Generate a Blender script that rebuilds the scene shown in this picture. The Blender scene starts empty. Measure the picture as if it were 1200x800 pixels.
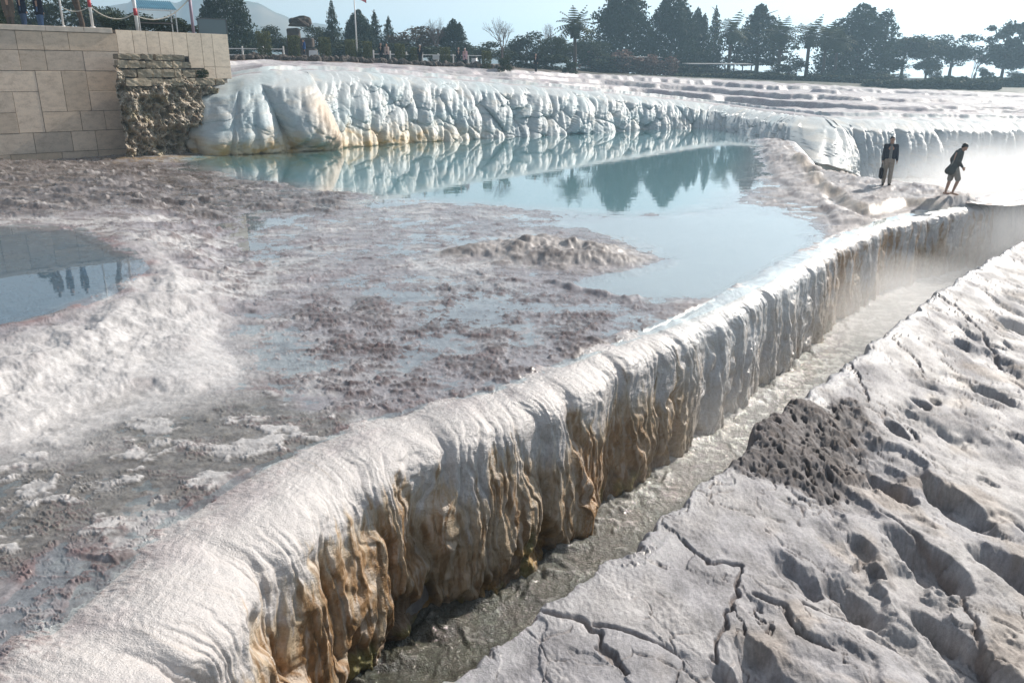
import bpy, bmesh, math, random
import numpy as np
from mathutils import Vector, Matrix

random.seed(7)
RNG = np.random.default_rng(7)
SC = bpy.context.scene
COL = SC.collection
R = math.radians

# ------------------------------------------------------------------ camera model (metres; pool level z = 0, eye 4 m above it)
PITCH, FPX, EYE = R(18.2), 942.0, 4.0
CP, SP = math.cos(PITCH), math.sin(PITCH)

def ray(u, v):
    x, y = (u-600)/FPX, (400-v)/FPX
    return x, CP+y*SP, -SP+y*CP

def at(u, v, z=0.0):
    d = ray(u, v); t = (z-EYE)/d[2]
    return (d[0]*t, d[1]*t)

def place(u, v, y):
    d = ray(u, v); t = y/d[1]
    return (d[0]*t, y, EYE+d[2]*t)

def pts(lst, z=0.0):
    return np.array([at(u, v, z) for u, v in lst])

# ------------------------------------------------------------------ numpy noise
_T = np.random.default_rng(3)
_ang = _T.random(4096)*2*np.pi
GX, GY = np.cos(_ang), np.sin(_ang)

def _h(ix, iy, seed):
    with np.errstate(over='ignore'):
        h = ix.astype(np.uint32)*np.uint32(374761393) + iy.astype(np.uint32)*np.uint32(668265263) + np.uint32(seed*2246822519 & 0xffffffff)
        h = (h ^ (h >> np.uint32(13)))*np.uint32(1274126177)
        h = h ^ (h >> np.uint32(16))
    return h

def gn(x, y, seed=0):
    fx, fy = np.floor(x), np.floor(y)
    ix, iy = fx.astype(np.int64), fy.astype(np.int64)
    x, y = x-fx, y-fy
    def g(a, b):
        k = _h(ix+a, iy+b, seed) & np.uint32(4095)
        return GX[k]*(x-a)+GY[k]*(y-b)
    sx = x*x*x*(x*(x*6-15)+10); sy = y*y*y*(y*(y*6-15)+10)
    n0 = g(0, 0); n0 = n0+sx*(g(1, 0)-n0)
    n1 = g(0, 1); n1 = n1+sx*(g(1, 1)-n1)
    return (n0+sy*(n1-n0))*1.5

def fbm(x, y, oct=4, seed=0, gain=0.5):
    s = np.zeros(np.broadcast(x, y).shape); a = 1.0
    for o in range(oct):
        s += a*gn(x*2**o+17.3*o, y*2**o-9.1*o, seed+o); a *= gain
    return s

def ridged(x, y, oct=4, seed=0, gain=0.5):
    s = np.zeros(np.broadcast(x, y).shape); a = 1.0
    for o in range(oct):
        s += a*(1-2*np.abs(gn(x*2**o+11.3*o, y*2**o-5.1*o, seed+o))); a *= gain
    return s

def worley(x, y, seed=0, jit=0.9):
    fx, fy = np.floor(x), np.floor(y)
    ix, iy = fx.astype(np.int64), fy.astype(np.int64)
    f1 = np.full(x.shape, 9.0); f2 = np.full(x.shape, 9.0)
    cid = np.zeros(x.shape); ox = np.zeros(x.shape); oy = np.zeros(x.shape)
    for a in (-1, 0, 1):
        for b in (-1, 0, 1):
            h = _h(ix+a, iy+b, seed)
            rx = (h & np.uint32(1023))/1023.0; ry = ((h >> np.uint32(10)) & np.uint32(1023))/1023.0
            rc = ((h >> np.uint32(20)) & np.uint32(1023))/1023.0
            dx = fx+a+0.5+(rx-0.5)*jit-x; dy = fy+b+0.5+(ry-0.5)*jit-y
            d = np.sqrt(dx*dx+dy*dy)
            m = d < f1
            f2 = np.where(m, f1, np.minimum(f2, d))
            cid = np.where(m, rc, cid); ox = np.where(m, dx, ox); oy = np.where(m, dy, oy)
            f1 = np.where(m, d, f1)
    return f1, f2, cid, ox, oy

def ss(a, b, x):
    t = np.clip((x-a)/(b-a), 0, 1)
    return t*t*(3-2*t)

def seg_dist(x, y, pl, closed=False):
    """distance to a polyline, and index+fraction of the nearest place on it"""
    best = np.full(x.shape, 1e9); par = np.zeros(x.shape)
    n = len(pl)
    for i in range(n if closed else n-1):
        a, b = pl[i], pl[(i+1) % n]
        ex, ey = b[0]-a[0], b[1]-a[1]; L = ex*ex+ey*ey+1e-12
        t = np.clip(((x-a[0])*ex+(y-a[1])*ey)/L, 0, 1)
        d = np.hypot(x-a[0]-t*ex, y-a[1]-t*ey)
        m = d < best
        best = np.where(m, d, best); par = np.where(m, i+t, par)
    return best, par

def inside(x, y, poly):
    c = np.zeros(x.shape, bool); n = len(poly)
    for i in range(n):
        a, b = poly[i], poly[(i+1) % n]
        k = (a[1] > y) != (b[1] > y)
        xx = (b[0]-a[0])*(y-a[1])/((b[1]-a[1]) or 1e-9)+a[0]
        c ^= k & (x < xx)
    return c

def sdist(x, y, poly):
    """signed distance, positive inside"""
    d, _ = seg_dist(x, y, poly, True)
    return np.where(inside(x, y, poly), d, -d)

def resample(P, step):
    """Catmull-Rom through P (k columns), arc length step or per-point step function"""
    P = np.asarray(P, float)
    Q = np.vstack([2*P[0]-P[1], P, 2*P[-1]-P[-2]])
    out = []
    for i in range(1, len(Q)-2):
        p0, p1, p2, p3 = Q[i-1], Q[i], Q[i+1], Q[i+2]
        for t in np.linspace(0, 1, 40, endpoint=False):
            out.append(0.5*((2*p1)+(-p0+p2)*t+(2*p0-5*p1+4*p2-p3)*t*t+(-p0+3*p1-3*p2+p3)*t**3))
    out.append(P[-1]); out = np.array(out)
    seg = np.hypot(*(np.diff(out[:, :2], axis=0).T)); s = np.concatenate([[0], np.cumsum(seg)])
    if callable(step):
        ss_, cur = [], 0.0
        while cur < s[-1]:
            ss_.append(cur)
            j = min(np.searchsorted(s, cur), len(out)-1)
            cur += step(out[j])
        S = np.array(ss_)
    else:
        S = np.arange(0, s[-1], step)
    return S, np.stack([np.interp(S, s, out[:, k]) for k in range(out.shape[1])], 1)

# ------------------------------------------------------------------ mesh helpers
def mesh_np(name, V, F, mats, smooth=True, cols=None, uv=None, parent=None, fattr=None):
    V = np.ascontiguousarray(V, np.float32); F = np.ascontiguousarray(F, np.int32)
    m = bpy.data.meshes.new(name)
    k = F.shape[1]
    m.vertices.add(len(V)); m.vertices.foreach_set('co', V.ravel())
    m.loops.add(F.size); m.loops.foreach_set('vertex_index', F.ravel())
    m.polygons.add(len(F))
    m.polygons.foreach_set('loop_start', np.arange(0, F.size, k, dtype=np.int32))
    m.polygons.foreach_set('loop_total', np.full(len(F), k, np.int32))
    m.polygons.foreach_set('use_smooth', np.full(len(F), smooth))
    m.update(calc_edges=True)
    if cols is not None:
        c = np.ones((len(V), 4), np.float32); c[:, :3] = cols
        a = m.color_attributes.new('Col', 'FLOAT_COLOR', 'POINT'); a.data.foreach_set('color', c.ravel())
    if fattr:
        for nm, arr in fattr.items():
            a = m.attributes.new(nm, 'FLOAT', 'POINT'); a.data.foreach_set('value', np.ascontiguousarray(arr, np.float32).ravel())
    if uv is not None:
        l = m.uv_layers.new(name='UVMap'); l.data.foreach_set('uv', np.ascontiguousarray(uv[F.ravel()], np.float32).ravel())
    m.validate()
    for mt in (mats if isinstance(mats, (list, tuple)) else [mats]): m.materials.append(mt)
    o = bpy.data.objects.new(name, m); COL.objects.link(o)
    if parent: o.parent = parent
    return o

def grid_faces(nr, nc, keep=None):
    i = np.arange(nr*nc).reshape(nr, nc)
    F = np.stack([i[:-1, :-1], i[:-1, 1:], i[1:, 1:], i[1:, :-1]], -1).reshape(-1, 4)
    if keep is not None:
        k = keep.reshape(-1)
        F = F[k[F].any(1)]
        used = np.unique(F); mp = np.zeros(nr*nc, np.int64); mp[used] = np.arange(len(used))
        return mp[F], used
    return F, None

def tag(o, label=None, cat=None, group=None, kind=None):
    if label: o['label'] = label
    if cat: o['category'] = cat
    if group: o['group'] = group
    if kind: o['kind'] = kind
    return o

def thing(name, label, cat, loc=(0, 0, 0), rz=0.0, group=None):
    o = bpy.data.objects.new(name, None); COL.objects.link(o)
    o.location = loc; o.rotation_euler = (0, 0, rz); o.empty_display_size = 0.2
    return tag(o, label, cat, group)

class MB:
    """collects simple solids and links them as one mesh object"""
    def __init__(self): self.bm = bmesh.new()
    def box(self, c, s, rot=None, bev=0.0):
        M = Matrix.Translation(c) @ (rot.to_4x4() if rot else Matrix.Identity(4)) @ Matrix.Diagonal((*s, 1))
        r = bmesh.ops.create_cube(self.bm, size=1, matrix=M)
        if bev:
            es = list({e for v in r['verts'] for e in v.link_edges})
            bmesh.ops.bevel(self.bm, geom=es, offset=bev, segments=1, affect='EDGES')
        return self
    def tube(self, path, rad, n=8, cap=True):
        bm = self.bm; rings = []
        path = [Vector(p) for p in path]
        rads = rad if isinstance(rad, (list, tuple)) else [rad]*len(path)
        for i, p in enumerate(path):
            d = (path[min(i+1, len(path)-1)]-path[max(i-1, 0)])
            d = d.normalized() if d.length > 1e-9 else Vector((0, 0, 1))
            a = d.orthogonal().normalized() if i == 0 else (pa - d*pa.dot(d)).normalized()
            pa = a; b = d.cross(a)
            rings.append([bm.verts.new(p+(a*math.cos(2*math.pi*k/n)+b*math.sin(2*math.pi*k/n))*rads[i]) for k in range(n)])
        for r0, r1 in zip(rings, rings[1:]):
            for k in range(n):
                f = bm.faces.new((r0[k], r0[(k+1) % n], r1[(k+1) % n], r1[k])); f.smooth = True
        if cap and n > 2:
            bm.faces.new(rings[0][::-1]); bm.faces.new(rings[-1])
        return self
    def ball(self, c, r, sub=2, sc=(1, 1, 1), rot=None):
        M = Matrix.Translation(c) @ (rot.to_4x4() if rot else Matrix.Identity(4)) @ Matrix.Diagonal((r*sc[0], r*sc[1], r*sc[2], 1))
        rr = bmesh.ops.create_icosphere(self.bm, subdivisions=sub, radius=1, matrix=M)
        for v in rr['verts']:
            for f in v.link_faces: f.smooth = True
        return self
    def build(self, name, mat, parent=None):
        m = bpy.data.meshes.new(name); self.bm.normal_update(); self.bm.to_mesh(m); self.bm.free()
        m.materials.append(mat)
        o = bpy.data.objects.new(name, m); COL.objects.link(o)
        if parent: o.parent = parent
        return o

def copy_tree(o, parent=None):
    c = o.copy(); COL.objects.link(c)
    if parent: c.parent = parent
    for ch in list(o.children): copy_tree(ch, c)
    return c

# ------------------------------------------------------------------ materials
class NT:
    def __init__(self, name):
        self.m = bpy.data.materials.new(name); self.m.use_nodes = True
        self.t = self.m.node_tree; self.t.nodes.clear()
        self.out = self.t.nodes.new('ShaderNodeOutputMaterial')
    def n(self, typ, **kw):
        nd = self.t.nodes.new('ShaderNode'+typ)
        for k, v in kw.items():
            if k in nd.inputs.keys(): nd.inputs[k].default_value = v
            else: setattr(nd, k, v)
        return nd
    def l(self, a, b): self.t.links.new(a, b)
    def math(self, op, a, b=0.0, c=0.0):
        nd = self.t.nodes.new('ShaderNodeMath'); nd.operation = op
        for i, v in enumerate((a, b, c)):
            if hasattr(v, 'is_linked') or hasattr(v, 'links'): self.l(v, nd.inputs[i])
            else: nd.inputs[i].default_value = v
        return nd.outputs[0]
    def mix(self, f, a, b, blend='MIX'):
        nd = self.t.nodes.new('ShaderNodeMix'); nd.data_type = 'RGBA'; nd.blend_type = blend
        for i, v in ((0, f), (6, a), (7, b)):
            if hasattr(v, 'links'): self.l(v, nd.inputs[i])
            else: nd.inputs[i].default_value = v if i == 0 else (*v[:3], 1)
        return nd.outputs[2]
    def noise(self, vec, scale, detail=4, rough=0.55):
        nd = self.n('TexNoise', Scale=scale, Detail=detail, Roughness=rough)
        if vec is not None: self.l(vec, nd.inputs['Vector'])
        return nd.outputs[0]
    def ramp(self, fac, stops):
        nd = self.t.nodes.new('ShaderNodeValToRGB'); self.l(fac, nd.inputs[0])
        e = nd.color_ramp.elements
        while len(e) < len(stops): e.new(0.5)
        for el, (p, c) in zip(e, stops):
            el.position = p; el.color = (*c, 1) if len(c) == 3 else c
        return nd.outputs[0]

def mat_simple(name, color, rough=0.7, spec=0.3, nscale=None, namt=0.25, metal=0.0, bump=0.0):
    t = NT(name); b = t.n('BsdfPrincipled', Roughness=rough, Metallic=metal); b.inputs['Specular IOR Level'].default_value = spec
    g = t.n('NewGeometry'); tc = t.n('TexCoord')
    if nscale:
        nz = t.noise(tc.outputs['Object'], nscale, 4)
        lo = [c*(1-namt) for c in color]; hi = [min(1, c*(1+namt)) for c in color]
        t.l(t.ramp(nz, [(0.3, lo), (0.7, hi)]), b.inputs['Base Color'])
        if bump:
            bp = t.n('Bump', Strength=bump, Distance=0.05); t.l(nz, bp.inputs['Height']); t.l(bp.outputs[0], b.inputs['Normal'])
    else: b.inputs['Base Color'].default_value = (*color, 1)
    t.l(b.outputs[0], t.out.inputs[0]); return t.m

def mat_tufa(name, fine=40.0, bump=0.5, dist=0.01, namt=0.35, spec=0.5, rough_attr=True, rough=0.5, second=9.0):
    """travertine: vertex colour zones, broken up by fine noise, with a fine crust bump"""
    t = NT(name); b = t.n('BsdfPrincipled'); b.inputs['Specular IOR Level'].default_value = spec
    a = t.n('Attribute', attribute_name='Col'); tc = t.n('TexCoord')
    n1 = t.noise(tc.outputs['Object'], fine, 6, 0.65); n2 = t.noise(tc.outputs['Object'], second, 5, 0.6)
    f = t.math('ADD', t.math('MULTIPLY', n1, 0.6), t.math('MULTIPLY', n2, 0.4))
    k = t.ramp(f, [(0.32, (1-namt,)*3), (0.66, (1+namt*0.45,)*3)])
    t.l(t.mix(1.0, a.outputs[0], k, 'MULTIPLY'), b.inputs['Base Color'])
    if rough_attr:
        ra = t.n('Attribute', attribute_name='rough'); t.l(ra.outputs['Fac'], b.inputs['Roughness'])
    else: b.inputs['Roughness'].default_value = rough
    bp = t.n('Bump', Strength=bump, Distance=dist); t.l(f, bp.inputs['Height']); t.l(bp.outputs[0], b.inputs['Normal'])
    t.l(b.outputs[0], t.out.inputs[0]); return t.m

def mat_water(name, tint, scale, strength, rough=0.015, stretch=(1, 1, 1), ior=1.33, spec_tint=(1, 1, 1)):
    t = NT(name)
    tr = t.n('BsdfTransparent'); tr.inputs[0].default_value = (*tint, 1)
    gl = t.n('BsdfGlossy', Roughness=rough); gl.inputs[0].default_value = (*spec_tint, 1)
    fr = t.n('Fresnel', IOR=ior); mx = t.n('MixShader'); gm = t.n('NewGeometry')
    t.l(t.math('MULTIPLY_ADD', gm.outputs['Backfacing'], 1/ior-ior, ior), fr.inputs['IOR'])       # sunlight reaches the bed from below the surface too
    tc = t.n('TexCoord'); mp = t.n('Mapping'); mp.inputs['Scale'].default_value = stretch
    t.l(tc.outputs['Object'], mp.inputs[0])
    nz = t.noise(mp.outputs[0], scale, 3, 0.5)
    bp = t.n('Bump', Strength=strength, Distance=0.05); t.l(nz, bp.inputs['Height'])
    t.l(bp.outputs[0], gl.inputs['Normal']); t.l(bp.outputs[0], fr.inputs['Normal'])
    t.l(fr.outputs[0], mx.inputs[0]); t.l(tr.outputs[0], mx.inputs[1]); t.l(gl.outputs[0], mx.inputs[2])
    t.l(mx.outputs[0], t.out.inputs[0]); return t.m

# ------------------------------------------------------------------ plan of the place
LIPZ = -0.15
lip_near = [at(u, v, LIPZ) for u, v in [(200, 800), (330, 650), (430, 572), (540, 520), (640, 488), (740, 432), (800, 402), (900, 350), (960, 312), (1000, 288), (1050, 267), (1120, 251), (1165, 245)]]
tip = [(17.4, 28.3), (20.5, 29.4), (25.0, 30.0), (30.0, 30.6), (30.6, 31.6), (29, 32.2)]
far_edge = [at(u, v, 0.12) for u, v in [(1180, 233), (1120, 225), (1060, 215), (1000, 207), (965, 196), (947, 178), (935, 166)]]
LIP_CTRL = [(-4.1, 1.2), (-3.3, 2.6), (-2.75, 3.9)] + lip_near + tip + far_edge + [(18.6, 54.0), (18.4, 60.0)]
LIP_S, LIPP = resample(LIP_CTRL, lambda p: max(0.008, math.hypot(p[0], p[1])/FPX*1.35) if p[1] < 33 and p[0] < 19 else 0.07)

# far cascade: base line (pool side) and crest line, as (u px, v px, distance)
FC_CTRL = [  # base u,v,z | crest u,v,y
    ((226, 178, 0.0), (228, 97, 53)), ((250, 181, 0.0), (252, 97, 50)), ((266, 180, 0.0), (268, 92, 50)), ((300, 179, 0.0), (306, 84, 51)), ((360, 176, 0.0), (360, 83, 54)),
    ((430, 170, 0.0), (430, 85, 57)), ((500, 165, 0.0), (500, 91, 60)), ((570, 161, 0.0), (570, 97, 63)),
    ((650, 157, 0.0), (655, 104, 66)), ((720, 153, 0.0), (725, 111, 69)), ((790, 150, 0.0), (795, 118, 72)),
    ((850, 151, 0.0), (850, 124, 72)), ((905, 160, 0.0), (905, 132, 66)), ((950, 183, -0.6), (945, 137, 59)),
    ((1000, 207, -2.0), (985, 139, 57)), ((1060, 206, -2.0), (1055, 140, 57)), ((1130, 204, -2.0), (1128, 141, 57)),
    ((1210, 203, -2.0), (1210, 142, 57)), ((1330, 203, -2.0), (1330, 142, 57)), ((1480, 203, -2.0), (1480, 142, 57))]
fc_rows = []
for (bu, bv, bz), (cu, cv, cy) in FC_CTRL:
    b = at(bu, bv, bz); c = place(cu, cv, cy)
    fc_rows.append([b[0], b[1], bz, c[0], c[1], c[2]])
FC_S, FCP = resample(fc_rows, 0.075)

TER_POLY = np.array(list(LIPP[::25]) + [tuple(p[:2]+np.array([0, 1.5])) for p in np.array(fc_rows)[12::-1]] + [(-24, 50), (-60, 50), (-60, 1.0)])

# upper ground: heights along three lines, in columns of u = x/y
def _line(rows): 
    A = np.array([place(u, v, y) for u, v, y in rows]); return A[:, 0]/A[:, 1], A[:, 1], A[:, 2]
CR = (np.array([r[3]/r[4] for r in fc_rows]), np.array([r[4] for r in fc_rows]), np.array([r[5] for r in fc_rows]))
L2 = _line([(100, 75, 60), (265, 72, 63), (300, 70, 66), (400, 73, 70), (500, 77, 74), (600, 82, 80), (680, 86, 95), (760, 89, 105), (850, 93, 112), (950, 98, 114), (1050, 104, 114), (1200, 109, 110), (1480, 110, 110)])
L3u = L2[0]; L3z = np.array([7.4, 7.2, 7.0, 6.9, 6.6, 6.0, 5.2, 4.4, 4.1, 3.9, 3.8, 3.75, 3.75])

def z_upper(x, y, detail=True):
    u = x/np.maximum(y, 1)
    yc, zc = np.interp(u, CR[0], CR[1]), np.interp(u, CR[0], CR[2])
    y2, z2 = np.interp(u, L2[0], L2[1]), np.interp(u, L2[0], L2[2])
    z3 = np.interp(u, L3u, L3z)
    t = (y-yc)/(y2-yc)
    if detail:
        w = t + 0.20*fbm(x*0.05, y*0.06, 3, 5) + 0.035*fbm(x*0.30, y*0.22, 3, 9)
        nst = np.interp(u, [-0.3, 0.0, 0.25, 0.7], [2, 3, 3.6, 3.6])
        q = w*nst; fl = np.floor(q); fr = q-fl
        st = (fl+np.interp(fr, [0, 0.90, 0.965, 1.0], [0, 0.04, 0.97, 1.0]))/nst
        k = ss(0.04, 0.14, t)*ss(1.02, 0.9, t)
        tt = t+(st-t)*k*np.interp(u, [-0.4, -0.1, 0.1], [0.5, 0.7, 1.0])
    else: tt = t
    z = zc+(z2-zc)*np.clip(tt, 0, 1)
    far = np.clip((y-y2)/np.maximum(150-y2, 1), 0, 1)
    z = z+(z3-z2)*far*(t > 1)
    if detail: z = z+0.10*fbm(x*0.5, y*0.5, 4, 21)*ss(0.02, 0.15, t)*ss(1.15, 0.95, t)+0.15*fbm(x*0.2, y*0.2, 3, 22)*ss(1.0, 1.2, t)*ss(0.2, 0.05, u)
    z = z-45*ss(185, 420, y)
    return z

def zu(x, y): return float(z_upper(np.array([x]), np.array([y]), False)[0])

# palettes (albedo, linear)
WHITE = np.array((0.52, 0.50, 0.495)); LAV = np.array((0.30, 0.278, 0.292)); BROWN = np.array((0.085, 0.065, 0.062))
DARK = np.array((0.075, 0.06, 0.055)); OLIVE = np.array((0.17, 0.158, 0.142)); TURQ = np.array((0.095, 0.235, 0.26))
def mixc(c, d, w): return c+(d-c)*w[..., None]

# ------------------------------------------------------------------ terrace ground
def build_terrace():
    vs = np.concatenate([np.arange(146, 330, 0.85), np.arange(330, 1050, 1.15)])
    y = np.array([at(600, v, 0)[1] for v in vs if v < 1050])
    y = y[y > 1.6]
    y = np.concatenate([[84, 80, 76], y])
    u = np.linspace(-1.25, 0.86, 1500)
    Y, U = np.meshgrid(y, u, indexing='ij'); X = U*Y
    X = X+0; lipd, lipp = seg_dist(X, Y, LIPP[::25]); ins = inside(X, Y, TER_POLY); d = np.where(ins, lipd, -lipd)
    pool = sdist(X, Y, pts([(185, 188), (300, 212), (400, 227), (520, 239), (620, 247), (700, 254), (800, 254), (866, 242), (889, 215), (903, 178), (893, 160), (850, 148), (790, 147), (650, 152), (480, 160), (400, 166), (330, 171), (240, 176)]))
    calm = sdist(X, Y, pts([(700, 254), (800, 250), (876, 240), (960, 262), (972, 300), (910, 336), (850, 352), (740, 352), (655, 335), (700, 322), (775, 304), (740, 283), (640, 262)]))
    small = sdist(X, Y, pts([(-160, 262), (0, 264), (95, 270), (150, 296), (166, 314), (132, 338), (62, 366), (0, 381), (-160, 410)], 0.45))
    isl = sdist(X, Y, pts([(488, 301), (560, 284), (640, 277), (722, 287), (778, 304), (742, 318), (690, 322), (610, 314), (545, 306)]))
    mound = sdist(X, Y, pts([(-150, 440), (0, 398), (90, 362), (165, 328), (178, 300), (140, 283), (200, 284), (262, 330), (312, 396), (270, 428), (160, 462), (90, 492), (0, 508), (-150, 540)], 0.45))
    rub = sdist(X, Y, pts([(-150, 186), (150, 192), (300, 214), (420, 233), (345, 250), (250, 258), (120, 262), (0, 264), (-150, 262)]))
    mid = sdist(X, Y, pts([(250, 430), (330, 380), (420, 345), (540, 325), (650, 345), (760, 365), (840, 385), (760, 412), (640, 432), (540, 462), (440, 470), (380, 440), (300, 470)]))
    flat = sdist(X, Y, pts([(-150, 560), (0, 520), (80, 478), (200, 455), (330, 462), (420, 490), (400, 525), (300, 565), (190, 596), (60, 650), (-150, 760)]))
    ridge, rp = seg_dist(X, Y, pts([(912, 163), (938, 186), (975, 206), (1040, 219), (1120, 231), (1215, 246), (1400, 262)], 0.12))
    strip = sdist(X, Y, pts([(905, 165), (930, 175), (965, 208), (1060, 232), (1190, 246), (1050, 268), (985, 285), (960, 262), (885, 238)]))
    f1 = fbm(X*0.33, Y*0.33, 4, 1); f2 = fbm(X*1.3, Y*1.3, 5, 2); f3 = fbm(X*5.5, Y*5.5, 4, 3); f4 = ridged(X*2.1, Y*2.1, 4, 4); f5 = fbm(X*0.9+3, Y*1.6, 4, 33); f6 = fbm(X*13, Y*13, 3, 34)
    rubm = ss(-1.5, 1.0, rub+f1*2); midm = ss(-0.5, 0.6, mid+f1*0.9); flatm = ss(-0.25, 0.35, flat+f2*0.35)
    moundm = ss(-0.35, 0.8, mound+f2*0.45); islm = ss(-0.25, 0.7, isl+f2*0.35)
    poolm = ss(-0.3, 1.5, pool+f2*0.9); calmm = ss(-0.2, 0.8, calm+f2*0.5); smallm = ss(-0.15, 0.5, small+f2*0.15)
    crust = np.clip(0.42+0.75*midm+0.95*rubm, 0, 1.3)*(1-0.97*calmm)*(1-poolm)*(1-smallm)
    crust = crust*(1-0.75*flatm)*(1-0.85*ss(-0.4, 0.6, strip+f2*0.4))
    plates = ss(-0.02, 0.42, 0.55*f2+0.35*f1+0.30*f3+0.30*fbm(X*0.9-Y*0.3, Y*3.2, 4, 35)+0.2*f6)
    h = 0.006+0.022*f1+0.012*f2+0.005*f3
    h += crust*(plates*(0.012+0.006*f3+0.003*f4+0.005*f6)+0.004*f3+0.003*f6)
    r4 = ridged(X*0.55, Y*1.0, 4, 45); h += rubm*(0.10*np.maximum(r4-0.7, 0)+0.10*f5*0.6)
    step = np.exp(-(np.abs(fbm(X*0.5, Y*0.5, 3, 44)+0.08)/0.05)**2)*(0.3+f2)          # thin rims of crust between puddles
    h += 0.035*np.clip(step, 0, 1)*(1-poolm)*(1-calmm)*(1-flatm)
    h = h*(1-moundm)+moundm*(0.0+0.14*ss(0, 1.2, mound)+0.010*f2+0.002*f3)
    scal = np.sin((X*0.5+Y*0.8+0.35*f2)*46+2.5*f3)*0.003
    h += moundm*scal
    h = h*(1-islm)+islm*(0.05+0.36*ss(-0.1, 1.7, isl)*(0.75+0.5*f2)*0.8+0.022*f3+0.022*f4*ss(0, 0.5, isl))
    h = h*(1-flatm*0.9)+flatm*0.9*(0.010+0.008*f2+0.009*f3+0.005*f1)
    h = h*(1-poolm)+poolm*(-0.05-0.85*ss(0, 4.5, pool))
    h = h*(1-calmm)+calmm*(-0.05-0.10*ss(0, 1.5, calm)+0.02*f2+0.05*np.maximum(f4-1.1, 0)*ss(1.2, 0.3, calm))
    h = h*(1-smallm)+smallm*(-0.04-0.22*ss(0, 0.9, small))
    bank = np.exp(-(seg_dist(X, Y, pts([(648, 331), (690, 343), (738, 352), (745, 349)]))[0]/0.12)**2); h += bank*0.09*(1+f2)
    rid = ss(2.4, 0.4, ridge+0.7*f2)
    wk = rid*(0.15+0.05*np.floor(f1*2.0+1)) ; h = np.maximum(h, -0.05+wk+0.012*f3*rid)
    stripm = ss(-0.4, 0.6, strip+f2*0.4)
    h += stripm*(1-rid)*(0.04*ss(0.0, 0.5, fbm(X*0.45, Y*0.6, 3, 51))+0.012*f2)
    perch = sdist(X, Y, pts([(-260, 184), (130, 190), (176, 214), (222, 258), (236, 300), (246, 336), (190, 372), (90, 420), (0, 455), (-260, 540)], 0.3))
    pm = ss(-1.2, 1.6, perch+f2*0.4); h += 0.43*pm*(1-poolm)
    h += ss(38.5, 41.5, Y)*ss(-14.5, -17, X)*0.10
    tier = sdist(X, Y, pts([(936, 188), (985, 206), (1050, 216), (1120, 229), (1200, 243), (1320, 256), (1260, 256), (1150, 243), (1060, 236), (1018, 245), (992, 238), (958, 214)], 0.15))
    tierm = ss(-0.30, 0.25, tier+0.25*f1+0.06*f2); h += 0.24*tierm
    tier2 = sdist(X, Y, pts([(900, 172), (930, 180), (958, 214), (985, 246), (1010, 262), (985, 262), (940, 232), (905, 205)])); t2 = ss(-0.2, 0.2, tier2+0.3*f1); h += 0.10*t2
    strk = fbm((X*0.75-Y*0.66)*2.2, (X*0.66+Y*0.75)*0.5, 4, 68)
    # under the rim sheet and outside it
    rinY = 0.80+0.75*ss(14.5, 6.5, Y); lipin = ss(0.85, 0.40, d/rinY); h -= 0.15*lipin*ss(0.55, 1.2, rinY)+0.22*ss(0.62, 0.37, d)
    h = h-3.4*ss(0.34, 0.12, d); h = np.maximum(h, -3.4)
    # colours
    wet = ss(0.03, -0.01, h)
    patch = ss(-0.25, 0.35, fbm(X*0.8, Y*1.1, 4, 61)+0.3*f3)
    c = np.broadcast_to(LAV, X.shape+(3,)).copy()*1.0
    c = mixc(c, WHITE, 0.85*ss(0.0, -0.35, fbm(X*0.45, Y*0.6, 4, 62)+0.25*f3+0.15*f6)*(1-midm*0.6))
    cr = np.clip(crust*plates, 0, 1)
    c = mixc(c, np.array((0.17, 0.138, 0.134)), np.clip(cr*0.8*patch+0.25*patch*ss(-0.1, 0.4, f2), 0, 1))
    c = mixc(c, BROWN*0.9, np.clip(midm*0.8*ss(-0.25, 0.45, 0.6*f2+0.45*f3+0.4*f6+0.2*patch+0.4*(plates-0.5)), 0, 1)); c = mixc(c, np.array((0.13, 0.10, 0.097)), 0.7*ss(0.08, 0.5, fbm(X*2.1, Y*3.2, 4, 67)+0.2*f3)*(1-moundm)*(1-calmm))
    c = mixc(c, np.array((0.20, 0.17, 0.16)), rubm*0.8); c = mixc(c, DARK, rubm*np.clip(0.1+0.9*ss(-0.15, 0.35, 0.6*f2+0.4*f3+0.35*f6+0.4*fbm(X*0.5, Y*2.0, 3, 70)), 0, 0.95))
    c = mixc(c, np.array((0.62, 0.58, 0.56)), rubm*ss(0.35, 0.8, r4-1.05+0.3*f3)*0.7)
    c = mixc(c, OLIVE*(0.92+0.40*fbm(X*5, Y*6, 3, 64)[..., None]+0.35*fbm(X*24, Y*24, 2, 65)[..., None]), flatm*(0.85+0.15*f3))
    c = mixc(c, WHITE*0.97, flatm*ss(0.20, 0.42, fbm(X*0.9, Y*1.3, 5, 66, 0.6)+0.18*f3)*0.95)
    rn = fbm(X*0.9+0.3*f3, Y*1.2, 4, 69); lines = np.maximum(np.exp(-(rn/0.05)**2), 0.8*np.exp(-((rn-0.27)/0.035)**2)); lines = np.maximum(lines, 0.8*np.exp(-((rn+0.27)/0.035)**2))*(1-poolm)*(1-calmm)*(1-rubm)*(1-islm)*(1-0.95*moundm)*ss(0.4, 1.2, d)
    h += 0.020*lines*(0.6+0.5*f3); c = mixc(c, np.array((0.17, 0.115, 0.115)), ss(0.15, 0.6, lines)*0.6*ss(-0.2, 0.3, f2)); c = mixc(c, WHITE, ss(0.7, 1.0, lines)*0.55*ss(0.2, -0.3, f2))
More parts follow.
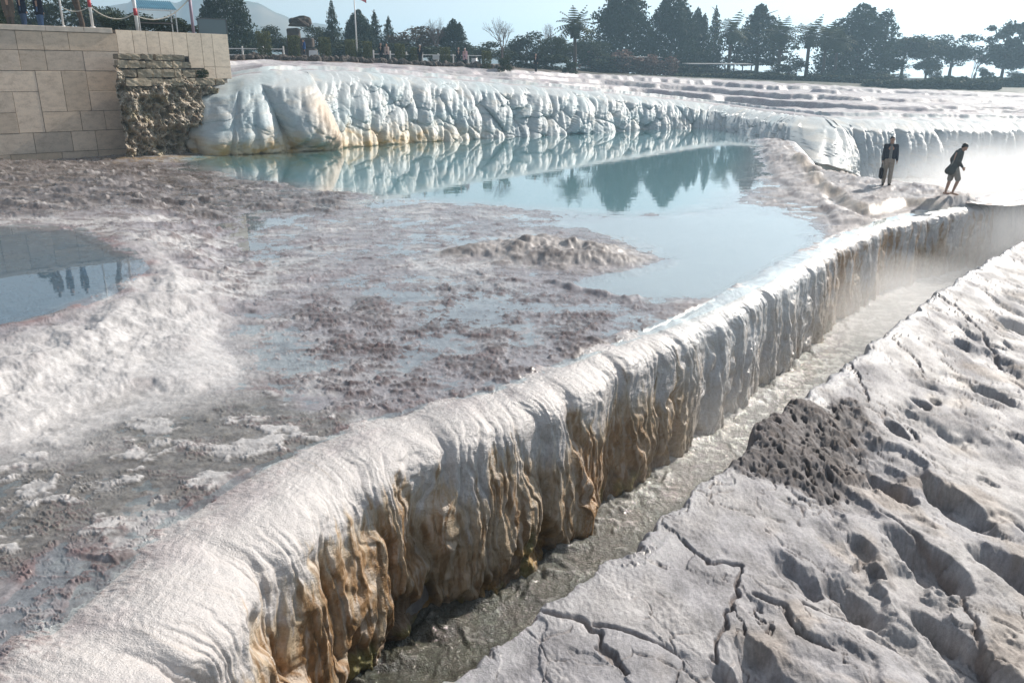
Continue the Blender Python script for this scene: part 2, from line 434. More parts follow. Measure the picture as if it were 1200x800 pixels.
    isl2 = flatm*ss(0.22, 0.46, fbm(X*0.9, Y*1.3, 5, 66, 0.6)+0.18*f3); h += 0.016*isl2; edge = np.exp(-((flat+f2*0.35)/0.16)**2); c = mixc(c, np.array((0.19, 0.125, 0.125)), edge*0.8*patch)
    c = mixc(c, WHITE, moundm*(0.95-0.25*ss(0.1, 0.5, f2)))
    eds = np.exp(-((small+f2*0.25+0.05)/0.26)**2); c = mixc(c, np.array((0.24, 0.135, 0.13)), eds*0.8*ss(0.5, -0.6, fbm(X*1.5, Y*1.5, 3, 71))*ss(26, 16, Y))
    c = mixc(c, np.array((0.36, 0.33, 0.315)), islm*(0.85))
    c = mixc(c, DARK*1.4, islm*ss(0.0, 0.5, f2+0.4*f3)*0.6)
    c = mixc(c, np.array((0.36, 0.385, 0.395)), calmm*0.9)
    c = mixc(c, TURQ, poolm*ss(-0.2, 2.2, pool)); c = mixc(c, np.array((0.10, 0.145, 0.185)), smallm*0.9)  # small pool bed tinted blue: sky reflection put into the bed colour
    ochre = ss(3.0, 0.5, seg_dist(X, Y, pts([(180, 188), (260, 183), (330, 180)]))[0]); c = mixc(c, np.array((0.42, 0.29, 0.13)), ochre*0.6*ss(-0.3, 0.4, f2))
    c = mixc(c, np.array((0.36, 0.33, 0.325)), stripm*0.85); c = mixc(c, np.array((0.16, 0.13, 0.125)), np.clip(stripm+rid, 0, 1)*ss(0.0, 0.45, strk+0.3*f3)*0.85); rs = np.exp(-((tier+0.25*f1+0.06*f2)/0.22)**2); c = mixc(c, np.array((0.55, 0.46, 0.37)), rs*0.8); c = mixc(c, BROWN, np.clip(rid, 0, 1)*0.45*ss(0, 0.6, f2+0.3*f3))
    c = mixc(c, WHITE, ss(0.9, 0.2, d)*0.6)
    c = c*(1-0.22*wet[..., None]*(1-poolm[..., None]))
    c *= (1+(0.14*f3+0.14*f6)[..., None]*(1-poolm[..., None])*(1-calmm[..., None]))
    rough = np.clip(0.33-0.17*ss(0.035, 0.0, h)+0.30*ss(1.2, 0.7, d)+0.22*np.clip(stripm+rid, 0, 1)+0.18*islm+0.10*moundm-0.1*patch*(1-islm), 0.16, 0.8)
    F, used = grid_faces(*X.shape, keep=(d > 0.12))
    V = np.stack([X, Y, h], -1).reshape(-1, 3)[used]
    o = mesh_np('terrace_ground', V, F, mat_tufa('terrace_crust', 34, 0.55, 0.012), cols=np.clip(c, 0.02, 0.9).reshape(-1, 3)[used], fattr={'rough': rough.reshape(-1)[used]})
    tag(o, 'flat travertine terrace of white mounds, purple brown crust and shallow pools', 'terrace', kind='structure')

# ------------------------------------------------------------------ rim cascade (swept along the lip)
def normals_right(P, smooth):
    T = np.gradient(P[:, :2], axis=0); T /= np.linalg.norm(T, axis=1)[:, None]+1e-9
    N = np.stack([T[:, 1], -T[:, 0]], 1)
    k = np.exp(-np.linspace(-2, 2, smooth)**2); k /= k.sum()
    N = np.stack([np.convolve(np.pad(N[:, i], smooth//2, mode='edge'), k, 'valid')[:len(P)] for i in (0, 1)], 1)
    return N/np.linalg.norm(N, axis=1)[:, None]

def mat_cascade():
    t = NT('cascade_drapery'); b = t.n('BsdfPrincipled'); b.inputs['Specular IOR Level'].default_value = 0.6
    a = t.n('Attribute', attribute_name='Col'); ra = t.n('Attribute', attribute_name='rough')
    uv = t.n('UVMap'); mp = t.n('Mapping'); mp.inputs['Scale'].default_value = (1.0, 0.22, 1)
    wn = t.n('TexNoise', Scale=5.0, Detail=3.0); t.l(uv.outputs[0], wn.inputs['Vector'])
    wv = t.n('VectorMath', operation='SCALE'); wv.inputs['Scale'].default_value = 0.10; t.l(wn.outputs['Color'], wv.inputs[0])
    wa = t.n('VectorMath', operation='ADD'); t.l(uv.outputs[0], wa.inputs[0]); t.l(wv.outputs[0], wa.inputs[1]); t.l(wa.outputs[0], mp.inputs[0])
    st = t.noise(mp.outputs[0], 22, 6, 0.72); st2 = t.noise(mp.outputs[0], 80, 4, 0.65)
    mp2 = t.n('Mapping'); mp2.inputs['Scale'].default_value = (0.35, 1.0, 1); t.l(uv.outputs[0], mp2.inputs[0])
    rp = t.n('TexNoise', Scale=38.0, Detail=4.0, Roughness=0.6, Distortion=0.6); t.l(mp2.outputs[0], rp.inputs['Vector'])
    tc = t.n('TexCoord'); cr = t.noise(tc.outputs['Object'], 60, 5, 0.65)
    f = t.math('ADD', t.math('MULTIPLY', st, 0.6), t.math('MULTIPLY', st2, 0.4))
    k = t.ramp(f, [(0.30, (0.62, 0.60, 0.57)), (0.5, (0.97, 0.97, 0.97)), (0.7, (1.18, 1.18, 1.18))])
    fa = t.n('Attribute', attribute_name='face').outputs['Fac']
    t.l(t.mix(t.math('MULTIPLY_ADD', fa, 0.8, 0.2), a.outputs[0], t.mix(1.0, a.outputs[0], k, 'MULTIPLY')), b.inputs['Base Color']); t.l(ra.outputs['Fac'], b.inputs['Roughness'])
    hgt = t.math('ADD', t.math('ADD', t.math('MULTIPLY', st, t.math('MULTIPLY_ADD', fa, 0.75, 0.06)), t.math('MULTIPLY', rp.outputs[0], t.math('MULTIPLY_ADD', fa, 0.4, 0.32))), t.math('ADD', t.math('MULTIPLY', cr, 0.7), t.math('MULTIPLY', t.noise(tc.outputs['Object'], 16, 5, 0.6), 0.8)))
    bp = t.n('Bump', Strength=0.75, Distance=0.022); t.l(hgt, bp.inputs['Height']); t.l(bp.outputs[0], b.inputs['Normal'])
    t.l(b.outputs[0], t.out.inputs[0]); return t.m

def build_rim():
    P, S = LIPP, LIP_S
    n = len(P); N = normals_right(P, 161)
    y = P[:, 1].copy()
    ahead = S > S[np.argmax(P[:, 0])]                       # the far side of the tongue
    near = ss(14.5, 6.5, y)*(~ahead)
    falls = ss(11.8, 13.5, y)*ss(19.5, 17.0, y)*(~ahead)
    J = 230
    tj = np.linspace(0, 1, J)
    rin = (0.80+0.75*near)[:, None]; rdn = (0.34+0.14*near)[:, None]
    ztop = (0.040*near-0.005*(1-near)-0.02*falls+0.14*ahead+0.035*fbm(S*1.1, S*0, 3, 186)*(1-near))[:, None]
    depth = 2.75
    # profile: quarter ellipse then a face
    a = np.clip(tj/0.42, 0, 1)[None]*np.pi/2
    fc = np.clip((tj-0.42)/0.58, 0, 1)[None]
    nn = -rin+rin*np.sin(a); zz = ztop-rdn*(1-np.cos(a))**1.5-(depth-rdn)*fc
    nn = nn-0.18*np.clip(0.42*0.25-tj, 0, 1)[None]*4
    Sx = np.broadcast_to(S[:, None], nn.shape); drop = -(zz-ztop)+np.zeros_like(nn)
    u = Sx
    face = ss(0.15, 1.0, np.sin(a)+0*nn)
    # columns: rounded bulges between sharp creases
    wv = 0.30*fbm(u*0.8, drop*0.7, 3, 81)+0.07*gn(u*3.0, nn*2.0+drop*2.5, 181)+0.03*gn(u*8, nn*5+drop*6, 182)
    w1 = np.abs(gn(u*0.75+wv, drop*0.10+3, 82)); w2 = np.abs(gn(u*1.9+wv, drop*0.22+7, 83)); w3 = np.abs(gn((u+wv)*5.5, drop*0.8, 84)); w4 = fbm((u+wv)*13, drop*2.2+nn*2, 3, 85)
    crea = ss(0, 0.30, w1)-0.6
    amp = face*(0.6+0.4*ss(0.0, 0.5, fc))
    fcool = np.where(ahead[:, None], 0.5, 1.0)
    creaA = (0.13+0.08*near)[:, None]; disp = amp*fcool*(creaA*crea+0.07*(ss(0, 0.35, w2)-0.6)*(0.4+0.9*np.abs(gn(u*0.5, u*0, 99)))+0.036*(ss(0, 0.3, w3)-0.6)+0.018*w4)+0.010*fbm(u*7, drop*7+nn*7, 4, 183)
    # hollows under the drapery, and lumpy rock at the foot
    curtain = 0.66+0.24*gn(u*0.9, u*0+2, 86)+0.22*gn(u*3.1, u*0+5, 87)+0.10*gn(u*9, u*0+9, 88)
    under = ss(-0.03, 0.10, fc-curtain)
    lump = fbm(u*2.6, drop*2.6, 5, 89)
    disp = disp+under*(-0.20+0.13*lump+0.12*ss(0.25, 1, fc))*(0.35+0.65*near[:, None])
    disp += (1-face)*0.03*fbm(u*1.3, nn*1.6, 4, 90)*0
    nn2 = nn+disp+0.10*fc+0.16*fbm(u*0.55, u*0, 3, 190)*np.where(ahead, 0, 1)[:, None]*ss(1.0, 0.4, -nn/rin)
    V = np.zeros(nn.shape+(3,))
    V[..., 0] = P[:, 0][:, None]+N[:, 0][:, None]*nn2; V[..., 1] = P[:, 1][:, None]+N[:, 1][:, None]*nn2
    topn = (1-face)
    V[..., 2] = zz+topn*(-0.085*near[:, None]*ss(0.35, 1.0, -nn/rin)+0.045*fbm(V[..., 0]*1.2, V[..., 1]*1.2, 5, 91)+0.008*np.sin(nn*75+6*gn(u*2.5, nn*2, 92)+3*gn(u*7, nn*5, 96))*ss(1.4, 0.2, -nn)*near[:, None]+0.006*fbm(V[..., 0]*19, V[..., 1]*19, 3, 189)+0.04*face*crea*near[:, None])+amp*0.05*crea
    V[..., 2] -= 0.07*ss(0.05, 0.0, tj)[None]
    # colour: white lip, tan then ochre streaks on the face, dark olive foot
    stk = fbm((u+wv*0.6)*4.5, drop*0.8, 5, 93, 0.66); stk2 = fbm((u+wv*0.5)*15, drop*2.0, 4, 94, 0.62); big = fbm(u*0.9, drop*0.25, 3, 95)
    warm = np.clip(near*1.1+(1-near)*np.where(ahead, 0.12, 0.46), 0, 1)*(1-0.78*falls)
    warm = warm[:, None]
    g = np.clip((drop-0.56+0.38*stk+0.62*big)/0.75, 0, 1)*warm
    c = np.broadcast_to(np.array((0.50, 0.47, 0.46)), V.shape).copy()
    c = mixc(c, np.array((0.62, 0.61, 0.61)), falls[:, None]*0.9+0*c[..., 0])
    c = mixc(c, np.array((0.48, 0.38, 0.27)), ss(0.02, 0.45, g+0.12*stk2*warm))
    c = mixc(c, np.array((0.36, 0.20, 0.085)), ss(0.30, 0.85, g+0.40*stk2*warm)*ss(-0.3, 0.55, big+0.7*stk)*0.85)
    c = mixc(c, np.array((0.20, 0.115, 0.05)), ss(0.45, 0.95, g+0.5*stk)*ss(0.2, -0.5, stk2)*0.8)
    c = mixc(c, np.array((0.58, 0.53, 0.47)), ss(0.12, 0.65, stk2+0.4*stk)*0.62*(fc > 0)*(1-0.7*under))
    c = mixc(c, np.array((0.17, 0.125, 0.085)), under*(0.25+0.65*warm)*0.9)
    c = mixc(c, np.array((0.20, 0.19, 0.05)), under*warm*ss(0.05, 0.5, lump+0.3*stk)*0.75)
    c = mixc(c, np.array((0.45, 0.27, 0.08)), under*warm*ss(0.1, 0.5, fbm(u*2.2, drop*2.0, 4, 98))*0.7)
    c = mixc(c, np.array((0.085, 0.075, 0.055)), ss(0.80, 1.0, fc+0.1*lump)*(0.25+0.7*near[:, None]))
    c = mixc(c, np.array((0.40, 0.27, 0.17)), (1-warm)*0+falls[:, None]*0.25*ss(0.15, 0.6, stk)*(fc > 0.05))
    far_t = (ss(17.5, 20, y)*(~ahead))[:, None]; c = mixc(c, np.array((0.34, 0.22, 0.13)), far_t*0.95*ss(-0.1, 0.5, stk+0.3*big)*ss(0.05, 0.35, drop))
    vein = np.exp(-(fbm(u*2.6, nn*6+0.6*fbm(u*5, nn*5, 2, 188), 3, 187)/0.09)**2)*topn*ss(-0.35, -0.8, nn/rin)*near[:, None]
    V[..., 2] += 0.010*vein; c = mixc(c, np.array((0.25, 0.17, 0.165)), vein*0.75)
    ripple = fbm(u*6, nn*6, 5, 97); inner = ss(-0.62, -1.0, nn/rin)
    c = mixc(c, np.array((0.36, 0.31, 0.315)), topn*ss(-0.1, 0.55, fbm(u*1.4, nn*1.8, 4, 184))*0.65)
    c = mixc(c, np.array((0.26, 0.175, 0.17)), inner*ss(-0.35, 0.3, fbm(u*2.2, nn*2.5, 4, 185))*0.75)
    c *= (1+0.20*ripple*topn)[..., None]
    rough = np.clip(0.30+0.16*stk-0.10*falls[:, None]+0.15*under, 0.2, 0.8)
    F, _ = grid_faces(n, J)
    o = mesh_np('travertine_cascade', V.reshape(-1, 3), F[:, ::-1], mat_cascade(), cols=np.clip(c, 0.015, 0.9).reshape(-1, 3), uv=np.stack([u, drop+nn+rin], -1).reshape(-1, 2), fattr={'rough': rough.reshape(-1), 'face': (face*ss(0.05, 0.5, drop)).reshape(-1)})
    tag(o, 'rounded white travertine rim dripping ochre streaks down to the channel', 'cascade', kind='structure')

# ------------------------------------------------------------------ far white cascade
def build_far_cascade():
    P, S = FCP, FC_S
    n = len(P); J = 210
    t = np.linspace(0, 1, J)[None]
    s = np.broadcast_to(S[:, None], (n, J)); px = P[:, :, None]
    B = P[:, None, :3]; C = P[:, None, 3:]
    H = (C[..., 2]-B[..., 2])
    # profile: t = 0 a little behind the crest, t = 1 below the water
    zf = np.interp(t[0], [0, 0.10, 0.22, 0.34, 0.90, 1.0], [1.02, 1.0, 0.985, 0.90, 0.02, -0.14])
    bf = np.interp(t[0], [0, 0.10, 0.22, 0.34, 0.55, 0.90, 1.0], [-0.55, -0.15, 0.16, 0.42, 0.66, 0.97, 1.02])
    k = np.exp(-np.linspace(-2, 2, 21)**2); k /= k.sum()
    zf = np.convolve(np.pad(zf, 10, mode='edge'), k, 'valid'); bf = np.convolve(np.pad(bf, 10, mode='edge'), k, 'valid')
    V = np.zeros((n, J, 3))
    for a in (0, 1): V[..., a] = C[..., a]+(B[..., a]-C[..., a])*bf[None]
    V[..., 2] = B[..., 2]+H*zf[None]
    base2 = np.stack([P[:, 0], P[:, 1]], 1)
    N2 = normals_right(base2, 41)                            # faces the pool
    leftm = ss(17, 6, S)[:, None]; rightm = ss(58, 66, S)[:, None]
    hh = H*(1-zf[None])*1.25                                # metres down the face
    # knobbly bulbs: rounded cells, larger and longer on the left, thin drips on the right
    warp = 0.22*fbm(s*0.35, hh*0.35, 2, 101)
    def bulbs(su, sv, seed, sq=1.0):
        f1, f2, cid, ox, oy = worley(s*su+warp, hh*sv+warp*0.6+0.35*gn(s*su*0.7, hh*0, seed+50), seed, 0.85)
        e = np.clip(1-(f1/0.78)**2, 0, 1)**0.5
        return e*(0.55+0.6*cid)-0.14*ss(0.10, 0.0, f2-f1), oy
    b1, o1 = bulbs(0.52, 0.36, 102); b2, o2 = bulbs(0.95, 0.50, 103); b3, o3 = bulbs(2.3, 1.3, 104)
    d1, _ = bulbs(0.9, 0.22, 105); d2, _ = bulbs(2.0, 0.33, 106); d3, _ = bulbs(4.0, 0.6, 107)
    face = ss(0.10, 0.30, t)*ss(1.0, 0.86, t)
    mid = np.clip(1-leftm-rightm, 0, 1)
    disp = mid*(0.80*b1+0.55*b2+0.16*d2+0.10*d3+0.06*b3)+rightm*(0.55*d1+0.50*d2+0.15*d3+0.25*b2)+leftm*(0.45*bulbs(0.24, 0.20, 108)[0]+0.5*d1+0.35*d2+0.3*b2+0.12*d3)
    disp = disp*face*1.05+0.03*fbm(s*3, hh*3, 4, 109)
    # two big draped lobes at the left end
    def lobe(u0, w, amp, skew):
        cs = S[np.argmin(np.abs(P[:, 0]-at(u0, 170, 0)[0]))]
        q = (s-cs-skew*hh)/w
        return amp*np.clip(1-q*q, 0, 1)**0.5*ss(0.05, 0.3, t)*ss(1.02, 0.7, t)
    lob = np.maximum(lobe(300, 2.0, 1.2, 0.25), np.maximum(lobe(350, 1.5, 1.6, 0.42), lobe(276, 1.0, 0.7, 0.05)))
    disp = disp*(1-0.45*leftm)+lob
    V[..., 0] += N2[:, 0][:, None]*disp; V[..., 1] += N2[:, 1][:, None]*disp
    V[..., 2] -= disp*0.22*face+0.07*fbm(s*0.8, hh*1.2+t*9, 3, 110)*ss(0.3, 0.1, t)-ss(0.04, 0.0, t)*0.25
    c = np.broadcast_to(np.array((0.46, 0.495, 0.505)), V.shape).copy()
    cav = ss(0.35, -0.15, b2)*mid
    c = mixc(c, np.array((0.62, 0.57, 0.50)), ss(0.2, 0.6, fbm(s*0.8, hh*1.5, 4, 111))*0.45)
    c = mixc(c, np.array((0.42, 0.60, 0.64)), ss(-0.05, 0.45, fbm(s*0.35, hh*0.45, 3, 112))*0.22*(1-rightm))
    foot = ss(0.62, 0.92, t+0.06*fbm(s*1.2, hh, 3, 113))*ss(24, 14, S)[:, None]
    c = mixc(c, np.array((0.56, 0.40, 0.20)), foot*0.8); c = mixc(c, np.array((0.42, 0.25, 0.06)), foot*ss(0.0, 0.5, fbm(s*1.6, hh*1.6, 3, 114))*0.8)
    cs = S[np.argmin(np.abs(P[:, 0]-at(362, 170, 0)[0]))]; band = np.exp(-((s-cs-0.40*hh)/0.7)**2)*ss(0.25, 0.55, t); c = mixc(c, np.array((0.47, 0.34, 0.23)), band*0.9)
    edge = ss(0.86, 0.9, t)*ss(0.94, 0.9, t)*ss(14, 20, S)[:, None]; c = mixc(c, np.array((0.33, 0.25, 0.18)), edge*0.7)
    c = mixc(c, np.array((0.55, 0.50, 0.52)), ss(0.25, 0.05, t)*ss(0, 0.4, fbm(s*0.7, t*14, 4, 115))*0.7)
    F, _ = grid_faces(n, J)
    o = mesh_np('far_cascade', V.reshape(-1, 3), F, mat_tufa('far_tufa', 7, 0.5, 0.05, 0.16, 0.4, False, 0.55, 2.0), cols=np.clip(c, 0, 0.9).reshape(-1, 3))
    tag(o, 'knobbly bluish white limestone cascade behind the turquoise pool', 'cascade', kind='structure')

# ------------------------------------------------------------------ upper terraces and the land beyond
def build_upper():
    y = np.concatenate([np.geomspace(44, 125, 420), np.geomspace(126, 200, 60), np.geomspace(205, 430, 30)])
    u = np.linspace(-0.85, 0.95, 1300)
    Y, U = np.meshgrid(y, u, indexing='ij'); X = U*Y
    Z = z_upper(X, Y)
    yc = np.interp(U, CR[0], CR[1]); y2 = np.interp(U, L2[0], L2[1]); t = (Y-yc)/(y2-yc)
    Z = Z-0.12*ss(1.2, 0.0, Y-yc)-1.5*ss(0.2, -1.0, Y-yc)
    lump = fbm(X*0.5, Y*0.35, 5, 120)
    c = np.broadcast_to(np.array((0.40, 0.38, 0.395)), X.shape+(3,)).copy()
    c = mixc(c, np.array((0.40, 0.35, 0.37)), ss(-0.1, 0.5, lump)*0.8)
    c = mixc(c, np.array((0.50, 0.48, 0.475)), ss(0.0, -0.5, fbm(X*0.8, Y*0.4, 4, 121))*0.8)
    soil = np.array((0.15, 0.105, 0.08)); grass = np.array((0.045, 0.05, 0.032))
    k = ss(0.985, 1.0, t+0.01*lump)
    c = mixc(c, soil, k); c = mixc(c, grass, k*ss(-0.15, 0.25, U+0.1*lump))
    c = mixc(c, np.array((0.34, 0.29, 0.25)), k*ss(0.5, 1.2, Y-y2-2)*ss(5.5, 4.5, Y-y2-2)*ss(0.0, -0.08, U))     # the walk behind the rocks
    F, used = grid_faces(*X.shape, keep=((Y > yc-1.2)))
    V = np.stack([X, Y, Z], -1).reshape(-1, 3)[used]
    o = mesh_np('upper_terrace', V, F, mat_tufa('upper_tufa', 6, 0.5, 0.06, 0.25, 0.4, False, 0.6, 1.5), cols=np.clip(c, 0.01, 0.9).reshape(-1, 3)[used])
    tag(o, 'stepped pale travertine shelves rising to the brown bank and the trees', 'terrain', kind='structure')
    # base ground sheet to the horizon, below everything
    rr = np.concatenate([[0], np.geomspace(4, 1700, 70)]); th = np.linspace(0, 2*np.pi, 145)
    RR, TH = np.meshgrid(rr, th, indexing='ij'); X = RR*np.sin(TH); Y = RR*np.cos(TH)
    Z = -3.6-44*ss(200, 420, RR)
    F, _ = grid_faces(*X.shape)
    c = mixc(np.broadcast_to(np.array((0.42, 0.40, 0.38)), X.shape+(3,)), np.array((0.10, 0.11, 0.06)), ss(60, 160, RR))
    o = mesh_np('ground', np.stack([X, Y, Z], -1).reshape(-1, 3), F[:, ::-1], mat_tufa('valley_ground', 0.05, 0.1, 0.1, 0.3, 0.2, False, 0.9, 0.01), cols=c.reshape(-1, 3))
    tag(o, 'pale ground and hazy valley floor reaching the horizon', 'ground', kind='structure')
    # hills
    for nm, (u0, u1), top, dist, seed, lab in (('hills', (-0.62, 0.02), 12, 700, 5, 'pale blue hazy hills behind the trees on the left'),):
        uu = np.linspace(u0-0.25, u1+0.3, 240); dd = np.linspace(0, 1, 24)
        U, D = np.meshgrid(uu, dd, indexing='ij')
        prof = np.interp(U, [-0.9, -0.62, -0.44, -0.345, -0.27, -0.20, -0.12, 0.02, 0.12, 0.3], [30, 62, 80, 88, 70, 52, 40, 30, 10, -40])+4.5*fbm(U*22, U*0, 4, seed)
        Y = dist+D*420; X = U*Y
        Z = -48+(prof+48)*np.sin(np.clip(D*1.7, 0, 1)*np.pi/2)+5*fbm(X*0.012, Y*0.012, 4, seed+1)*D
        F, _ = grid_faces(*U.shape)
        c = mixc(np.broadcast_to(np.array((0.10, 0.10, 0.07)), U.shape+(3,)), np.array((0.2, 0.17, 0.13)), ss(-0.3, 0.4, fbm(X*0.01, Y*0.01, 4, 140)))
        o = mesh_np(nm, np.stack([X, Y, Z], -1).reshape(-1, 3), F, mat_tufa('hill_scrub', 0.02, 0.1, 0.1, 0.3, 0.1, False, 0.95, 0.005), cols=c.reshape(-1, 3))
        tag(o, lab, 'hills', kind='structure')

# ------------------------------------------------------------------ right rock bank
CREST = [(-3.2, 1.6), (-1.9, 3.6)]+[at(u, v, -0.6) for u, v in [(510, 800), (600, 735), (700, 665), (800, 582), (848, 543), (890, 497), (932, 464), (1000, 418), (1060, 370), (1130, 320), (1200, 279)]]+[(19.0, 27.4), (24.5, 32.5)]
_, CRESTP = resample(CREST, 0.12)
def bank_d(X, Y):
    d, p = seg_dist(X, Y, CRESTP[::4]); i = np.clip(p.astype(int)*4, 0, len(CRESTP)-2)
    T = np.gradient(CRESTP, axis=0); T /= np.linalg.norm(T, axis=1)[:, None]
    sg = (X-CRESTP[i, 0])*T[i, 1]-(Y-CRESTP[i, 1])*T[i, 0]
    return np.where(sg > 0, d, -d), p*0.48
def bank_base(d): return -0.62-0.06*ss(0, 0.35, d)-0.27*np.maximum(d-0.25, 0)+0.004*np.maximum(d-0.25, 0)**2
def atbank(u, v):
    x, y = at(u, v, -1.0)
    for _ in range(12):
        d, _p = bank_d(np.array([x]), np.array([y])); x, y = at(u, v, float(bank_base(d)[0]))
    return x, y
def pxm(v): return 1/95.0  # metres per pixel near the middle of the bank

def build_bank():
    zref = -1.2
    vs = np.concatenate([np.arange(262, 420, 0.9), np.arange(420, 1150, 1.2)])
    y = np.array([at(600, v, zref)[1] for v in vs]); y = y[y > 1.5]
    u = np.linspace(-0.6, 1.15, 1350)
    Y, U = np.meshgrid(y, u, indexing='ij'); X = U*Y
    d, s = bank_d(X, Y)
    f1 = fbm(X*0.5, Y*0.5, 4, 201); f2 = fbm(X*1.6, Y*1.6, 5, 202); f3 = fbm(X*6, Y*6, 4, 203)
    dw = d+0.10*f2+0.02*f3
    h = bank_base(np.maximum(d, 0))
    h = h-ss(0.06, -0.42, dw)*2.9
    # flow-worn swells running down the slope, with scooped hollows between them
    wx = s*1.0+0.5*f1+0.15*f2; down = d+0.3*f1
    rib = ridged(wx*0.40, down*0.12, 2, 204, 0.35); rib2 = fbm(wx*0.9, down*0.35, 3, 205, 0.4)
    k = ss(0.35, 1.5, d); kn = 1-0.85*ss(1.6, 0.7, d+0.25*f1)*ss(9.5, 7.5, s)                # the smooth plates near the edge
    h += k*kn*(0.07*(rib-1.0)+0.10*rib2)
    f1w, f2w, cid, ox, oy = worley(wx*0.95, down*0.60+0.3*f1, 206)
    q = f1w+0.10*f2+0.03*f3
    h -= k*kn*0.10*ss(0.42, 0.20, q)*ss(0.5, 0.65, cid)
    f1v, _, cidv, _, _ = worley(wx*2.3+0.2*f2, down*1.6, 207); h -= k*0.055*ss(0.36, 0.14, f1v+0.06*f3)*ss(0.62, 0.8, cidv)
    f1u, _, cidu, _, _ = worley(X*6, Y*6, 219); h -= k*0.014*ss(0.34, 0.12, f1u)*ss(0.7, 0.85, cidu)
    gro = np.abs(fbm(wx*0.8+5, down*0.16, 3, 220)); h -= k*kn*0.035*ss(0.035, 0.0, gro)*ss(0, 0.3, f2)
    # hollows seen in the photograph
    hol = np.zeros_like(h)
    for (pu, pv, ru, dv, dep) in [(1042, 562, 0.27, 1.5, 0.20), (1163, 458, 0.25, 1.3, 0.20), (1128, 400, 0.16, 1.2, 0.10), (1185, 665, 0.33, 1.7, 0.24), (1050, 498, 0.17, 1.4, 0.12), (1088, 655, 0.30, 1.9, 0.20), (930, 668, 0.24, 1.6, 0.11), (888, 770, 0.20, 1.5, 0.12), (1120, 585, 0.30, 1.8, 0.16), (850, 784, 0.13, 1.3, 0.09), (1130, 760, 0.32, 2.0, 0.2), (1000, 700, 0.22, 1.6, 0.12), (1080, 470, 0.14, 1.3, 0.09), (1010, 640, 0.16, 1.4, 0.09), (1190, 380, 0.3, 1.6, 0.14)]:
        cx, cy = atbank(pu, pv)
        ax, ay = 0.45, -0.89
        a = ((X-cx)*ax+(Y-cy)*ay)/(ru*dv); b = ((X-cx)*-ay+(Y-cy)*ax)/ru
        q = np.sqrt(a*a+b*b)+0.22*f2+0.05*f3
        hol = np.maximum(hol, dep*1.5*ss(1.08, 0.45, q))
    h -= hol
    # pitted dark block on the crest
    pit = sdist(X, Y, np.array([atbank(u_, v_) for u_, v_ in [(838, 548), (885, 492), (925, 466), (985, 470), (1008, 492), (1012, 545), (990, 588), (950, 580), (905, 560)]]))
    pitm = ss(-0.22, 0.14, pit+0.22*f2+0.08*f3)
    w1, _, c1, _, _ = worley(X*6+0.9*f2+0.4*f3, Y*6+0.9*fbm(X*1.6+7, Y*1.6, 3, 223), 208); w2, _, c2, _, _ = worley(X*15, Y*15, 209)
    h += pitm*(0.06*ss(0, 0.3, pit)+0.06*f2+0.018*f3-0.075*ss(0.36, 0.16, w1+0.05*f3)*ss(0.25, 0.6, c1)-0.035*ss(0.36, 0.14, w2)*ss(0.3, 0.6, c2))
    # plates: cracked crust, one slab sitting a little above the next
    pl = ss(2.6, 1.0, d+0.5*f1)*ss(-0.05, 0.1, d)
    a1, a2, ac, _, _ = worley(X*0.85+0.35*f2, Y*0.85+0.35*fbm(X*1.6+9, Y*1.6, 4, 210), 211)
    h += pl*(ac-0.5)*0.03*(1-pitm)
    crack = ss(0.028, 0.0, (a2-a1)+0.03*f3)*ss(-0.25, 0.15, fbm(X*0.8, Y*0.8, 3, 216))
    b1, b2, bc, _, _ = worley(X*2.1+0.3*f2, Y*2.1+0.3*f1, 212)
    crack2 = ss(0.05, 0.0, (b2-b1)+0.03*f3)*ss(0.05, 0.3, fbm(X*1.1, Y*1.1, 3, 213))
    crack = np.maximum(crack, 0.6*crack2)*ss(3.2, 1.4, d+0.6*f1)
    def cline(pl_, w, dep):
        q = np.array([atbank(*p) for p in pl_]); dd, _ = seg_dist(X+0.05*f3+0.06*f2, Y+0.05*f2, q)
        return ss(w, w*0.15, dd)*dep
    cl = np.zeros_like(h)
    for pl_, w in [([(1045, 605), (1090, 640), (1120, 672), (1140, 720), (1168, 795), (1180, 850)], 0.055), ([(885, 700), (915, 712), (935, 738), (978, 758)], 0.045), ([(940, 708), (985, 716), (1010, 712)], 0.03),
                   ([(700, 735), (740, 745), (790, 760)], 0.04), ([(800, 632), (830, 660), (870, 665)], 0.035), ([(870, 665), (860, 705), (835, 765)], 0.03), ([(985, 410), (1005, 440), (1020, 470)], 0.03), ([(1045, 395), (1075, 420), (1085, 440)], 0.03),
                   ([(640, 715), (690, 730), (700, 760), (730, 790)], 0.04), ([(1150, 340), (1190, 365), (1230, 390)], 0.06), ([(1100, 345), (1150, 385), (1180, 430)], 0.05)]:
        cl = np.maximum(cl, cline(pl_, w*1.05, 1.0))
    h -= 0.034*crack*(1-pitm)+0.055*cl
    h += 0.007*f3+0.006*fbm(X*24, Y*24, 3, 214)*(0.6+f2)
    c = np.broadcast_to(np.array((0.265, 0.255, 0.268)), X.shape+(3,)).copy()
    c = mixc(c, np.array((0.38, 0.36, 0.355)), ss(-0.1, 0.5, f1+0.5*f2)*0.8)
    c = mixc(c, np.array((0.24, 0.225, 0.23)), k*ss(0.05, 0.5, rib2+0.3*f3+0.4*f1)*0.55)
    c = mixc(c, np.array((0.29, 0.235, 0.19)), k*ss(0.15, 0.6, fbm(X*0.9+4, Y*0.9, 4, 218))*0.55)
    c = mixc(c, np.array((0.115, 0.10, 0.095)), pitm*np.clip(0.80+0.3*f3, 0, 1))
    c = mixc(c, np.array((0.08, 0.06, 0.05)), pitm*ss(0.36, 0.16, w1)*ss(0.25, 0.6, c1)*0.6)
